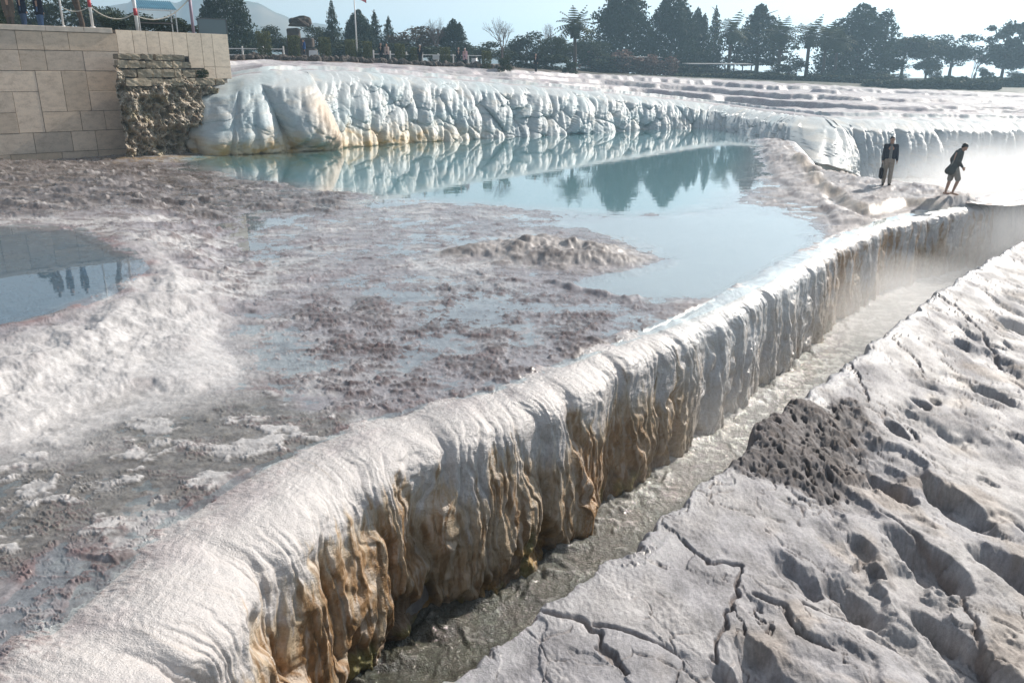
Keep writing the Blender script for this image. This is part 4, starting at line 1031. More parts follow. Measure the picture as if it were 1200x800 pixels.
def tree(kind, var, u, vb, vt, wpx, D, name, label, cat='tree', group=None, seat=True):
    x, y, zb = place(u, vb, D); zt = place(u, vt, D)[2]
    if seat: zb = zu(x, y)-0.05
    hgt = zt-zb; wid = wpx/FPX*D*(1.18 if kind in ('conifer', 'spire', 'cedar', 'topiary') else 1.38)
    t_ = thing(name, label, cat, (x, y, zb), random.uniform(0, 6.28) if kind != 'pink' else 0.0, group); t_.scale = (wid, wid, hgt)
    cr, tr = proto(kind, var)
    for nm, me in (('crown' if kind != 'bare' else 'branches', cr), ('trunk', tr)):
        o = bpy.data.objects.new(nm, me); COL.objects.link(o); o.parent = t_
    return t_

G_TREES = 'trees along the far edge of the terraces'
for a in [
    ('conifer', 0, 268, 62, -16, 60, 88, 'conifer_tree', 'dense dark pine rising behind the end of the stone wall'),
    ('round', 0, 306, 62, 27, 36, 97, 'shrub_tree', 'rounded olive shrub tree just right of the dark pine by the wall'),
    ('round', 1, 331, 62, 37, 30, 99, 'shrub_tree', 'low rounded tree between the ruined stones and the olive shrub tree'),
    ('round', 2, 372, 66, 28, 30, 103, 'broadleaf_tree', 'dark round tree right behind the ruined stones'),
    ('spire', 0, 392, 66, 0, 26, 100, 'cypress_tree', 'ragged pointed cypress left of the flagpole, tallest around the pole'),
    ('conifer', 1, 423, 68, 11, 40, 104, 'conifer_tree', 'broad dark conifer directly behind the flagpole'),
    ('spire', 1, 441, 68, 12, 26, 106, 'pine_tree', 'thin open pine right of the flagpole, taller of two slim ones'),
    ('spire', 2, 457, 70, 19, 24, 107, 'pine_tree', 'shorter slim pine beside the taller slim pine right of the flagpole'),
    ('purple', 0, 488, 72, 25, 58, 108, 'broadleaf_tree', 'wide domed rust tinged tree behind the lone walker in black'),
    ('bare', 0, 511, 68, 19, 26, 104, 'bare_tree', 'small reddish leafless tree between the rust tinged dome and pointed conifer'),
    ('conifer', 2, 532, 74, 22, 42, 108, 'conifer_tree', 'bluish pointed conifer behind the couple on the path'),
    ('round', 0, 562, 74, 47, 40, 112, 'shrub_tree', 'low rounded tree between the pointed conifer and tall bare tree'),
    ('bare', 1, 587, 74, 20, 44, 100, 'bare_tree', 'tall leafless tree with spreading branches left of the palm'),
    ('round', 1, 617, 76, 36, 42, 118, 'broadleaf_tree', 'dark rounded tree right behind the tall leafless tree'),
    ('bare', 2, 638, 76, 27, 28, 117, 'bare_tree', 'thin leafless tree poking above the round trees left of the palm'),
    ('round', 2, 647, 77, 42, 30, 112, 'shrub_tree', 'pale edged round tree in front of the thin leafless tree'),
    ('round', 0, 666, 78, 40, 34, 122, 'broadleaf_tree', 'round tree whose crown sits behind the lone palm trunk'),
    ('palm', 0, 673, 78, 20, 40, 108, 'palm_tree', 'lone tall palm left of the two big dark conifers'),
    ('round', 1, 694, 82, 41, 36, 124, 'broadleaf_tree', 'round dark tree squeezed between the lone palm and big conifer'),
    ('conifer', 0, 728, 88, -20, 78, 136, 'conifer_tree', 'huge dark conifer above the pergola, left one of the big pair'),
    ('conifer', 1, 785, 90, -14, 68, 138, 'conifer_tree', 'huge dark conifer, right one of the big pair touching the frame top'),
    ('conifer', 2, 813, 90, 9, 40, 142, 'conifer_tree', 'slimmer conifer standing against the right side of the big pair'),
    ('spire', 1, 834, 90, 7, 30, 144, 'cypress_tree', 'narrow tiered cypress at the right end of the big conifer group'),
    ('palm', 1, 853, 91, 28, 36, 136, 'palm_tree', 'palm half hidden at the left edge of the spired cedar'),
    ('cedar', 0, 885, 91, 5, 84, 144, 'cedar_tree', 'broad cedar with a narrow top spire among the palms'),
    ('palm', 0, 911, 92, 31, 38, 136, 'palm_tree', 'palm touching the right side of the spired cedar'),
    ('palm', 1, 944, 93, 33, 38, 133, 'palm_tree', 'palm standing free with sky around it between cedar and conifer'),
    ('palm', 2, 963, 93, 36, 38, 133, 'palm_tree', 'palm just left of the large pointed conifer, second from it'),
    ('palm', 0, 977, 94, 41, 32, 132, 'palm_tree', 'palm tucked against the left flank of the large pointed conifer'),
    ('conifer', 1, 1001, 97, 4, 88, 140, 'conifer_tree', 'large pointed conifer above the right cascade'),
    ('open', 0, 1056, 96, 42, 56, 143, 'broadleaf_tree', 'open crowned tree with sky gaps right of the large pointed conifer'),
    ('open', 1, 1084, 95, 52, 36, 146, 'broadleaf_tree', 'small loose tree between the open crowned tree and ball shaped tree'),
    ('ball', 0, 1112, 92, 37, 48, 148, 'pine_tree', 'ball shaped tree standing clear against the white sky'),
    ('bush', 0, 1093, 92, 78, 15, 140, 'shrub', 'tiny round shrub under the left edge of the ball shaped tree'),
    ('bare', 0, 1141, 92, 56, 26, 148, 'bare_tree', 'spindly leafless tree right of the ball shaped tree'),
    ('bush', 1, 1154, 92, 79, 14, 140, 'shrub', 'tiny flat topped shrub between the leafless tree and ragged pine'),
    ('pine', 0, 1173, 93, 26, 44, 146, 'pine_tree', 'ragged pine with stepped branches left of the last pine'),
    ('pine', 1, 1204, 93, 18, 46, 144, 'pine_tree', 'ragged pine cut by the right edge of the view'),
    ('bush', 0, 1194, 97, 83, 30, 138, 'shrub', 'low dark shrub under the pine at the right edge'),
    ('bush', 1, 924, 96, 68, 34, 132, 'shrub', 'dense dark shrub under the free standing palm'),
    ('bush', 0, 865, 94, 80, 40, 130, 'shrub', 'low dark shrub under the spired cedar'),
    ('bush', 1, 835, 93, 79, 34, 131, 'shrub', 'low shrub under the narrow tiered cypress'),
    ('bush', 0, 896, 95, 82, 30, 131, 'shrub', 'low shrub beneath the palm touching the cedar'),
    ('bush', 1, 970, 98, 82, 40, 132, 'shrub', 'low shrub at the left foot of the large pointed conifer'),
    ('bush', 0, 1035, 100, 83, 44, 134, 'shrub', 'low shrub at the right foot of the large pointed conifer'),
    ('bush', 1, 800, 92, 78, 40, 128, 'shrub', 'low shrub at the foot of the right big conifer'),
    ('pink', 0, 720, 76, 54, 58, 124, 'hedge', 'pinkish leafless hedge above the pergola roof'),
    ('pink', 1, 770, 82, 60, 34, 124, 'hedge', 'small pinkish leafless hedge right of the pergola roof'),
    ('bush', 0, 640, 78, 60, 40, 104, 'shrub', 'dark shrub beneath the thin leafless tree'),
    ('bush', 1, 400, 68, 46, 46, 96, 'shrub', 'dark shrub at the foot of the ragged cypress'),
    ('bush', 0, 470, 72, 50, 50, 100, 'shrub', 'dark shrub below the two slim pines'),
    ('bush', 1, 600, 78, 58, 36, 104, 'shrub', 'dark shrub at the foot of the tall leafless tree'),
    ('bush', 0, 700, 84, 64, 40, 122, 'shrub', 'dark shrub left of the pergola'),
    ('bush', 1, 512, 74, 54, 40, 101, 'shrub', 'dark shrub below the small reddish leafless tree'),
    ('round', 0, 2, 60, -12, 60, 80, 'broadleaf_tree', 'dark broad tree behind the brown coated visitor at the left edge'),
    ('round', 1, 48, 60, -16, 56, 82, 'broadleaf_tree', 'dark broad tree behind the visitor nearest the slim rope post'),
    ('round', 2, 98, 60, -8, 62, 84, 'broadleaf_tree', 'dark broad tree behind the bent bare trunk on the wall'),
    ('round', 0, 140, 60, 4, 46, 86, 'broadleaf_tree', 'dark tree whose crown rises just left of the blue stall roof')]:
    tree(*a, cat={'hedge': 'hedge', 'shrub': 'shrub'}.get(a[7], 'tree'))

for i, (u, vb, vt, w_, lab) in enumerate([
    (310, 60, 36, 15, 'clipped column shrub nearest the stone wall, beside the white rails'), (345, 60, 41, 13, 'clipped column shrub just left of the man in blue'),
    (381, 61, 43, 13, 'clipped column shrub right of the small white sign'), (411, 63, 46, 11, 'slim clipped column shrub left of the flagpole foot'),
    (431, 66, 48, 10, 'slim clipped column shrub right of the flagpole foot'), (469, 70, 51, 11, 'clipped column shrub right of the strolling couple'),
    (486, 70, 56, 8, 'small clipped shrub touching the lone walker in black'), (522, 72, 55, 11, 'clipped column shrub left of the couple with a pink coat'),
    (570, 74, 59, 10, 'last clipped column shrub left of the tall leafless tree')]):
    tree('topiary', i % 3, u, vb, vt, w_, 72+i*0.8, 'column_shrub', lab, 'shrub', 'clipped column shrubs along the path')
for u, w_, lab in [(422, 13, 'low round bush at the foot of the flagpole'), (480, 12, 'low round bush beside the lone walker in black'), (591, 14, 'low round bush right of the last clipped column shrub'), (668, 15, 'low round bush below the lone tall palm')]:
    tree('bush', 0, u, 70, {422: 57, 480: 60, 591: 64, 668: 69}[u], w_, 78 if u < 640 else 92, 'round_bush', lab, 'shrub')

for u, w_, D, vt, lab in [(1092, 150, 116, 93, 'long dark clipped hedge at the back edge of the right terraces, nearer one'), (1165, 130, 124, 90, 'long dark hedge under the ragged pines at the right'), (985, 110, 126, 88, 'long dark hedge below the large pointed conifer'), (860, 130, 122, 86, 'long dark hedge below the second pergola')]:
    x, y, zt = place(u, vt, D); zb = zu(x, y)-0.1; t_ = thing('hedge', lab, 'hedge', (x, y, zb)); t_.scale = (w_/FPX*D, 2.5, max(0.8, zt-zb)); rg_ = np.random.default_rng(int(u))
    P = rg_.uniform(-0.5, 0.5, (5200, 3))+np.array([0, 0, 0.5]); P = P[P[:, 2] < 0.86+0.22*fbm(P[:, 0]*9, P[:, 1], 3, int(u))]
    m = leaf_mesh('foliage', P, 0.012, rg_); m.transform(Matrix.Identity(4)); m.materials.append(ML['round']); o = bpy.data.objects.new('foliage', m); COL.objects.link(o); o.parent = t_
    co_ = np.zeros(len(m.vertices)*3, np.float32); m.vertices.foreach_get('co', co_); co_ = co_.reshape(-1, 4, 3); ce = co_.mean(1, keepdims=True); co_ = ce+(co_-ce)*np.array([1.6, 12, 14.0]); m.vertices.foreach_set('co', co_.astype(np.float32).ravel())
# ------------------------------------------------------------------ small things along the path
M_WHITE = mat_simple('white_paint', (0.72, 0.71, 0.70), 0.5, 0.4, 4, 0.08); M_DARK = mat_simple('dark_metal', (0.03, 0.03, 0.035), 0.5, 0.4)
M_GREYR = mat_simple('dark_rock', (0.10, 0.085, 0.075), 0.9, 0.15, 3, 0.4)
rockm = []
for k in range(6):
    bm = bmesh.new(); bmesh.ops.create_icosphere(bm, subdivisions=3, radius=1); rg = np.random.default_rng(k)
    off = rg.random(3)*50
    P = np.array([v.co for v in bm.verts]); nz = fbm(P[:, 0]*1.2+off[0], P[:, 2]*1.2+P[:, 1]+off[1], 3, 9)
    for v, q in zip(bm.verts, nz):
        v.co *= 1+0.34*q; v.co.z = max(v.co.z*0.8, -0.45); v.co.x = max(-0.85, min(0.85, v.co.x))
    m = bpy.data.meshes.new('edging_rock'); bm.to_mesh(m); bm.free(); m.materials.append(M_GREYR); rockm.append(m)
rg = random.Random(4); uu = 238.0
while uu < 600:
    v = float(np.interp(uu, [238, 300, 400, 500, 600], [61, 63, 69, 74, 79])); D = float(np.interp(uu, [238, 300, 400, 500, 600], [64.5, 67.2, 71, 75, 80.8]))+rg.uniform(-0.2, 0.5)
    x, y, _z = place(uu, v, D); s = rg.uniform(0.24, 0.42); o = bpy.data.objects.new('edging_rock', rg.choice(rockm)); COL.objects.link(o)
    o.location = (x, y, zu(x, y)+s*0.3); o.scale = (s, s*rg.uniform(0.7, 1), s*rg.uniform(0.8, 1.25)); o.rotation_euler = (0, 0, rg.uniform(0, 6.28))
    tag(o, 'dark rough boulder in the stone row edging the path above the cascade', 'rock', 'dark edging rocks along the path'); uu += s*13*rg.uniform(0.75, 1.25)

def seat(u, D):
    x, y, _ = place(u, 70, D); return Vector((x, y, zu(x, y)))
# flagpole
p = seat(419, 78); f = thing('flagpole', 'tall white flagpole with a pink red flag above the path', 'flagpole', p)
MB().tube([(0, 0, 0), (0, 0, 3), (0, 0, 6.2)], [0.075, 0.06, 0.045], 8).ball((0, 0, 6.24), 0.08, 1).build('pole', M_WHITE, f)
MB().box((0, 0, 0.12), (0.5, 0.5, 0.3), None, 0.03).build('base', mat_simple('concrete', (0.4, 0.38, 0.36), 0.9, 0.1, 4), f)
n, J = 16, 8; a, b = np.meshgrid(np.linspace(0, 1, n), np.linspace(0, 1, J), indexing='ij'); F, _ = grid_faces(n, J)
mesh_np('flag', np.stack([0.06+1.0*a, 0.10*np.sin(a*7+b*1.5)*a, 6.1-0.75*b-0.35*a*a], -1).reshape(-1, 3), F, mat_simple('flag_cloth', (0.50, 0.12, 0.13), 0.8, 0.1), parent=f)
# white rail fence and posts
p0, p1 = seat(236, 72), seat(333, 74); r_ = thing('rail_fence', 'low white rail fence between the stone wall and the ruined stones', 'fence', p0); mb = MB(); d = p1-p0
for z in (0.45, 0.95): mb.box(Vector((d.x/2, d.y/2, d.z/2+z)), (d.length, 0.05, 0.09), Matrix.Rotation(math.atan2(d.y, d.x), 3, 'Z'))
mb.build('rail', M_WHITE, r_)
for k in range(5): MB().box(d*(k/4)+Vector((0, 0, 0.55)), (0.12, 0.12, 1.2), None, 0.015).build('post', M_WHITE, r_)
p0, p1 = seat(438, 79), seat(566, 85); r_ = thing('rail_fence', 'thin white rail fence behind the strolling couples on the path', 'fence', p0); d = p1-p0; mb = MB()
mb.box(Vector((d.x/2, d.y/2, d.z/2+0.95)), (d.length, 0.04, 0.06), Matrix.Rotation(math.atan2(d.y, d.x), 3, 'Z')); mb.build('rail', M_WHITE, r_)
for k in range(8): MB().box(d*(k/7)+Vector((0, 0, 0.55)), (0.12, 0.12, 1.15), None, 0.015).build('post', M_WHITE, r_)
p = seat(367.5, 72); s_ = thing('sign_board', 'small blank white sign board on two legs beside the man in blue', 'sign', p)
MB().box((0, 0, 0.62), (0.72, 0.04, 0.50), Matrix.Rotation(-0.25, 3, 'X'), 0.01).build('panel', M_WHITE, s_)
for x in (-0.28, 0.28): MB().tube([(x, 0.02, 0), (x, 0.02, 0.55)], 0.025, 6).build('leg', M_DARK, s_)
p = seat(511, 78); s_ = thing('sign_board', 'small white sign board between the lone walker and the pink coat', 'sign', p)
MB().box((0, 0, 0.72), (0.6, 0.04, 0.42), Matrix.Rotation(-0.2, 3, 'X'), 0.01).build('panel', M_WHITE, s_); MB().tube([(0, 0.02, 0), (0, 0.02, 0.6)], 0.03, 6).build('leg', M_DARK, s_)
p = seat(556, 80); s_ = thing('litter_bin', 'white litter bin right of the pink coated walker', 'bin', p)
MB().tube([(0, 0, 0), (0, 0, 0.85)], [0.24, 0.27], 14).build('body', M_WHITE, s_); MB().tube([(0, 0, 0.85), (0, 0, 0.93), (0, 0, 0.98)], [0.29, 0.27, 0.12], 14).build('lid', M_DARK, s_)
# ruined stones
p = seat(353, 92); s_ = thing('ruined_wall', 'dark ruined stone block stack with a boulder balanced on top', 'ruin', p)
mr = mat_simple('ruin_stone', (0.085, 0.07, 0.06), 0.9, 0.1, 1.5, 0.4, bump=0.5); rg = random.Random(8)
for (x, z, w_, h_) in [(-0.7, 0.5, 1.7, 1.3), (0.9, 0.5, 1.6, 1.4), (-0.5, 1.7, 1.6, 1.1), (0.85, 1.75, 1.2, 1.0), (-0.6, 2.7, 1.2, 1.0)]:
    MB().box((x, 0, z), (w_, 1.2, h_), Matrix.Rotation(rg.uniform(-.08, .08), 3, 'Y'), 0.12).build('block', mr, s_)
o = bpy.data.objects.new('boulder', rockm[2].copy()); o.data.materials.clear(); o.data.materials.append(mr); COL.objects.link(o); o.parent = s_; o.location = (0.15, 0, 3.75); o.scale = (1.35, 0.9, 0.8)
# pergolas
def pergola(u0, u1, v, D0, D1, label, n):
    a, b = Vector(place(u0, v, D0)), Vector(place(u1, v, D1)); zt = (a.z+b.z)/2; g = zu((a.x+b.x)/2, (a.y+b.y)/2); t_ = thing('pergola', label, 'pergola', ((a.x+b.x)/2, (a.y+b.y)/2, g)); L = (b-a).length; ang = math.atan2(b.y-a.y, b.x-a.x); t_.rotation_euler = (0, 0, ang); h = zt-g
    MB().box((0, 0.9, h), (L, 2.6, 0.12), Matrix.Rotation(0.05, 3, 'X'), 0.02).build('roof', mat_simple('pergola_roof', (0.30, 0.30, 0.30), 0.6, 0.3, 2), t_)
    for k in range(n): MB().box((-L/2+0.2+(L-0.4)*k/(n-1), -0.1, (h-0.2)/2), (0.14, 0.14, h-0.05)).build('post', M_DARK, t_)
    MB().box((0, 1.6, 0.45), (L*0.9, 0.35, 0.5), None, 0.02).build('bench', M_DARK, t_)
pergola(690, 775, 67, 122, 126, 'long low pergola with thin pale roof before the big conifers', 9)
pergola(806, 882, 75, 124, 126, 'second low pergola with thin roof under the spired cedar', 8)

# ------------------------------------------------------------------ posts, ropes and stall on the wall
M_BAND = mat_simple('red_band', (0.45, 0.05, 0.06), 0.5, 0.3); M_MAUVE = mat_simple('mauve_paint', (0.34, 0.24, 0.30), 0.5, 0.4, 6, 0.1); M_ROPE = mat_simple('rope', (0.50, 0.46, 0.40), 0.9, 0.1, 30, 0.2)
ZP = 6.05
posts = []
for u, rad, z0, bands, lab in [(76, 0.045, 6.33, False, 'slim plain white rope post nearest the three visitors on the wall'), (110, 0.07, 6.33, True, 'white rope post with a red band left of the blue roofed stall'), (162, 0.085, 6.05, True, 'thick white rope post with a red band in front of the blue roofed stall'), (227, 0.08, 6.05, False, 'white rope post at the end of the wall wing')]:
    q = on_wall(u, 0.22); t_ = thing('rope_post', lab, 'post', (q.x, q.y, z0), 0, 'rope posts on the stone wall'); posts.append((q, z0))
    sh_ = MB().tube([(0, 0, 0), (0, 0, 2.5)], rad, 12).ball((0, 0, 2.52), rad*1.25, 1).build('shaft', M_WHITE if u != 227 else M_MAUVE, t_)
    MB().tube([(0, 0, 0), (0, 0, 0.05)], rad*1.8, 12).build('base', M_WHITE, t_)
    if bands: MB().tube([(0, 0, 0.95), (0, 0, 1.30)], rad*1.12, 12).build('band', M_BAND, sh_)
def rope(p, q, sag, r, name_label):
    mb = MB(); p, q = Vector(p), Vector(q); mb.tube([p.lerp(q, k/16)-Vector((0, 0, sag*4*(k/16)*(1-k/16))) for k in range(17)], r, 6); tag(mb.build('rope', M_ROPE, None), name_label, 'rope', 'ropes between the posts on the wall')
P3 = [Vector((q.x, q.y, z)) for q, z in posts]; Z = lambda v, h: v+Vector((0, 0, h))
rope(Z(P3[0], 0.9), Z(P3[1], 1.0), 0.22, 0.022, 'slack rope between the slim post and first red banded post')
rope(Z(P3[1], 1.0), Z(P3[2], 1.12), 0.45, 0.026, 'pale rope sagging between the two red banded posts')
rope(Z(P3[2], 0.95), Z(P3[3], 2.0), 0.55, 0.03, 'pale rope climbing from the thick post to the last post')
q = on_wall(185, 1.7); st = thing('stall', 'small stall with blue corrugated roof and pale legs on the wall platform', 'stall', (q.x, q.y, ZP), math.atan2(WD2.y, WD2.x)-0.25)
n, J = 90, 6; a, b = np.meshgrid(np.linspace(-1, 1, n), np.linspace(0, 1, J), indexing='ij'); F, _ = grid_faces(n, J)
o = mesh_np('roof', np.stack([a*1.02, -0.45+b*1.1, 1.42+0.48*b+0.022*np.sin(a*60)], -1).reshape(-1, 3), F, mat_simple('blue_sheet', (0.10, 0.26, 0.36), 0.45, 0.4, 3, 0.15), parent=st)
so_ = o.modifiers.new('thick', 'SOLIDIFY'); so_.thickness = 0.02
for x in (-0.95, 0.95):
    for yy in (-0.42, 0.55): MB().box((x, yy, 0.7 if yy < 0 else 0.9), (0.05, 0.05, 1.4 if yy < 0 else 1.8)).build('leg', M_WHITE, st)
MB().box((0, -0.42, 1.36), (2.0, 0.06, 0.06)).build('front_rail', M_WHITE, st); MB().box((0, 0.05, 0.75), (1.8, 0.8, 0.05), None, 0.01).build('table_top', M_DARK, st)
q = on_wall(250, 1.2); q2 = on_wall(236, 1.2); gp = thing('glass_barrier', 'dark glazed barrier panel at the end of the wall platform', 'barrier', (q.x, q.y, ZP), math.atan2(WD2.y, WD2.x))
MB().box((0, 0, 0.55), (1.7, 0.03, 1.0)).build('pane', mat_simple('smoked_glass', (0.05, 0.07, 0.08), 0.1, 0.6), gp)
mb = MB(); mb.box((0, 0, 1.08), (1.8, 0.05, 0.05)).box((-0.88, 0, 0.55), (0.05, 0.05, 1.1)).box((0.88, 0, 0.55), (0.05, 0.05, 1.1)); mb.build('frame', M_DARK, gp)
q = on_wall(97, 1.5); tt = thing('bare_tree', 'dark bent bare trunk behind the slim rope post on the wall', 'tree', (q.x, q.y, ZP)); MB().tube([(0, 0, 0), (0.06, 0, 0.5), (-0.03, 0, 1.1), (-0.15, 0, 1.9), (-0.1, 0, 2.6)], [0.15, 0.12, 0.13, 0.2, 0.06], 9).build('trunk', M_BARK, tt)
for i_, (u, b, z_, w_, lab) in enumerate([(3, 2.5, 1.5, 1.4, 'green shrub at the left end of the wall platform'), (135, 3.0, 1.2, 1.8, 'dark shrub behind the rope between the red banded posts'), (252, 2.6, 1.0, 1.2, 'green shrub behind the glazed barrier'), (215, 5.5, 1.4, 2.6, 'low dark bush right of the blue roofed stall'), (180, 7.5, 1.6, 4.0, 'wide dark bush behind the blue roofed stall')]):
    q = on_wall(u, b); t_ = thing('shrub', lab, 'shrub', (q.x, q.y, ZP), 0.7*i_); t_.scale = (w_, w_, z_); cr, tr = proto('bush', i_ % 2)
    for nm, me in (('crown', cr), ('trunk', tr)):
        o = bpy.data.objects.new(nm, me); COL.objects.link(o); o.parent = t_
x, y, z_ = place(243, 90, 45.6); t_ = thing('weed_tuft', 'green weeds growing on the masonry beside the wall wing', 'plant', (x-0.1, y-0.5, 3.95)); cr, tr = proto('bush', 1); o = bpy.data.objects.new('leaves', cr); COL.objects.link(o); o.parent = t_; t_.scale = (0.8, 0.6, 0.45)

# ------------------------------------------------------------------ people
SKIN = mat_simple('skin', (0.42, 0.26, 0.19), 0.55, 0.3, 12, 0.08); HAIRM = mat_simple('dark_hair', (0.018, 0.014, 0.012), 0.5, 0.4, 60, 0.3)
def cloth(name, c): return mat_simple(name, c, 0.9, 0.1, 18, 0.15, bump=0.25)
def remesh(mb, name, mat, parent, vox, smooth=2):
    o = mb.build(name, mat); md = o.modifiers.new('r', 'REMESH'); md.mode = 'VOXEL'; md.voxel_size = vox; md.use_smooth_shade = True
    if smooth: sm = o.modifiers.new('s', 'SMOOTH'); sm.iterations = smooth; sm.factor = 0.5
    dg = bpy.context.evaluated_depsgraph_get(); dg.update(); m = bpy.data.meshes.new_from_object(o.evaluated_get(dg)); o.modifiers.clear(); old = o.data; o.data = m; bpy.data.meshes.remove(old)
    m.name = name; o.parent = parent; return o
def limb(mb, a, b, ra, rb, n=12):
    a, b = Vector(a), Vector(b); mb.tube([a, a.lerp(b, .5), b], [ra, (ra+rb)/2*1.02, rb], n); mb.ball(a, ra, 2); mb.ball(b, rb, 2)

def person(label, loc, rz, H=1.74, lean=0.0, headp=0.0, heady=0.0, legs=((0.05, 0.05), (-0.05, 0.1)), arms=((0.0, 0.08, 0.15), (0.0, 0.08, 0.15)), top=(0.05, 0.05, 0.06), shirt=None, trouser=(0.3, 0.25, 0.2), hem=0.0, rolled=False, barefoot=False, coat=0.0, hair=None, hat=None, vox=0.012, group=None, coatback=0.0, female=False):
    t_ = thing('person', label, 'person', loc, rz, group); S = H/1.75; sw = 0.185 if not female else 0.165
    def V(*c): return Vector(c)
    body, jk, tr, sh = MB(), MB(), MB(), MB()
    Rl = Matrix.Rotation(-lean, 3, 'X'); J = {}; low = 9
    for s, (ha, kb) in zip((-1, 1), legs):
        hip = V(s*0.092, 0, 0); kn = hip+V(s*0.01, math.sin(ha), -math.cos(ha))*0.43; an = kn+V(0, math.sin(ha-kb), -math.cos(ha-kb))*0.41
        J[s] = (hip, kn, an, ha-kb); low = min(low, an.z-0.085)
    up = V(0, 0, -low)
    for s in (-1, 1):
        hip, kn, an, fa = J[s]; hip, kn, an = hip+up, kn+up, an+up
        pitch = max(-0.2, min(1.0, -fa*0.8)) if an.z-0.085 > 0.03 else 0.0
        fd = V(s*0.12, math.cos(pitch), -math.sin(pitch)); heel = an+V(0, -0.045, -0.045); ball_ = an+fd*0.13+V(0, 0, -0.055)
        limb(body, hip, kn, 0.080, 0.056); limb(body, kn, kn.lerp(an, 0.35), 0.055, 0.056); limb(body, kn.lerp(an, 0.35), an, 0.056, 0.036)
        limb(body, heel, ball_, 0.036, 0.036); limb(body, ball_, ball_+fd*0.06, 0.034, 0.022)
        for k in range(5): limb(body, ball_+V(s*(0.028-0.014*k)*-1, 0, -0.005), ball_+fd*(0.085-0.006*k)+V(s*(0.032-0.016*k)*-1, 0, -0.012), 0.011, 0.009, 6)
        if rolled: limb(tr, hip, hip.lerp(kn, 0.92), 0.108, 0.095)
        else: limb(tr, hip, kn, 0.104, 0.080); limb(tr, kn, kn.lerp(an, 0.93), 0.080, 0.070)
        if not barefoot: limb(sh, heel, ball_, 0.046, 0.046); limb(sh, ball_, ball_+fd*0.075, 0.044, 0.030); limb(sh, an+V(0, 0, -0.01), heel, 0.047, 0.045)
    pv = up+V(0, 0, 0.05); T = lambda x, y, z: pv+Rl @ V(x, y, z)
    limb(body, T(-0.06, 0, 0), T(0.06, 0, 0), 0.10, 0.10); limb(body, T(0, 0, 0), T(0, 0.01, 0.22), 0.11, 0.105); limb(body, T(-0.05, 0.01, 0.36), T(0.05, 0.01, 0.36), 0.115, 0.115); limb(body, T(0, 0, 0.2), T(0, 0, 0.38), 0.11, 0.12)
    limb(body, T(-sw+0.03, -0.01, 0.46), T(sw-0.03, -0.01, 0.46), 0.062, 0.062); limb(tr, T(-0.07, 0, 0.0), T(0.07, 0, 0.0), 0.122, 0.122); limb(tr, T(0, 0, 0.0), T(0, 0, 0.12), 0.125, 0.12)
    # jacket: trunk, hem, collar
    for x in (-0.075, 0.075):
        limb(jk, T(x, 0.005, 0.02-hem), T(x*1.05, 0.01, 0.20), 0.118, 0.115); limb(jk, T(x*1.05, 0.01, 0.20), T(x*1.2, 0.0, 0.40), 0.115, 0.108)
        if coat: limb(jk, T(x, 0.0, 0.02), T(x*1.35, -coatback, -coat), 0.122, 0.125)
    limb(jk, T(-sw, -0.01, 0.455), T(sw, -0.01, 0.455), 0.076, 0.076); limb(jk, T(0, -0.02, 0.45), T(0, -0.015, 0.535), 0.088, 0.068)
    if shirt is not None:
        sb = MB(); limb(sb, T(0, 0.062, 0.04), T(0, 0.066, 0.38), 0.078, 0.072); limb(sb, T(0, 0.05, 0.38), T(0, 0.02, 0.52), 0.06, 0.05)
    # head, turned and tilted
    nk = T(0, 0.0, 0.49); Rh = Matrix.Rotation(heady, 3, 'Z') @ Matrix.Rotation(-(lean+headp), 3, 'X'); hc = nk+Rl @ V(0, 0.015, 0.06)+Rh @ V(0, 0.025, 0.115); h = lambda x, y, z: hc+Rh @ V(x, y, z)
    limb(body, nk, hc+Rh @ V(0, -0.02, -0.05), 0.056, 0.054); body.ball(h(0, -0.012, 0.028), 0.098, 3, (0.80, 1.0, 0.98), Rh); body.ball(h(0, 0.022, -0.045), 0.072, 3, (0.82, 0.92, 0.98), Rh); body.ball(h(0, 0.065, -0.095), 0.03, 2, (1, 0.9, 0.8), Rh)
    limb(body, h(0, 0.092, 0.018), h(0, 0.110, -0.022), 0.010, 0.016, 8); limb(body, h(-0.035, 0.082, 0.036), h(0.035, 0.082, 0.036), 0.012, 0.012, 8); limb(body, h(-0.018, 0.088, -0.055), h(0.018, 0.088, -0.055), 0.009, 0.009, 8)
    for s in (-1, 1): body.ball(h(s*0.080, -0.008, 0.0), 0.030, 2, (0.38, 0.62, 1.05), Rh)
    hm = MB(); hm.ball(h(0, -0.028, 0.048), 0.104, 3, (0.83, 0.98, 0.90), Rh); hm.ball(h(0, 0.02, 0.095), 0.06, 2, (1.0, 1.0, 0.55), Rh); hm.ball(h(0, -0.065, -0.005), 0.068, 2, (1.0, 0.7, 1.05), Rh)
    if female: hm.ball(h(0, -0.075, -0.07), 0.075, 2, (1.0, 0.55, 1.5), Rh)
    wr = {}
    for s, (aa, out, eb) in zip((-1, 1), arms):
        sp = T(s*sw, -0.01, 0.46); d1 = Rl @ V(s*math.sin(out), math.sin(aa)*math.cos(out), -math.cos(aa)*math.cos(out)); el = sp+d1*0.28
        d2 = Rl @ V(s*math.sin(out)*0.4, math.sin(aa+eb), -math.cos(aa+eb)); w_ = el+d2.normalized()*0.25; d2 = d2.normalized()
        limb(body, sp, el, 0.050, 0.040); limb(body, el, el.lerp(w_, 0.3), 0.040, 0.041); limb(body, el.lerp(w_, 0.3), w_, 0.041, 0.027)
        fw = V(0, 1, 0)-d2*d2.y; fw.normalize(); nrm = d2.cross(fw)
        pc = w_+d2*0.05; limb(body, w_, pc+fw*0.012, 0.024, 0.026, 8); limb(body, w_, pc-fw*0.014, 0.024, 0.026, 8)
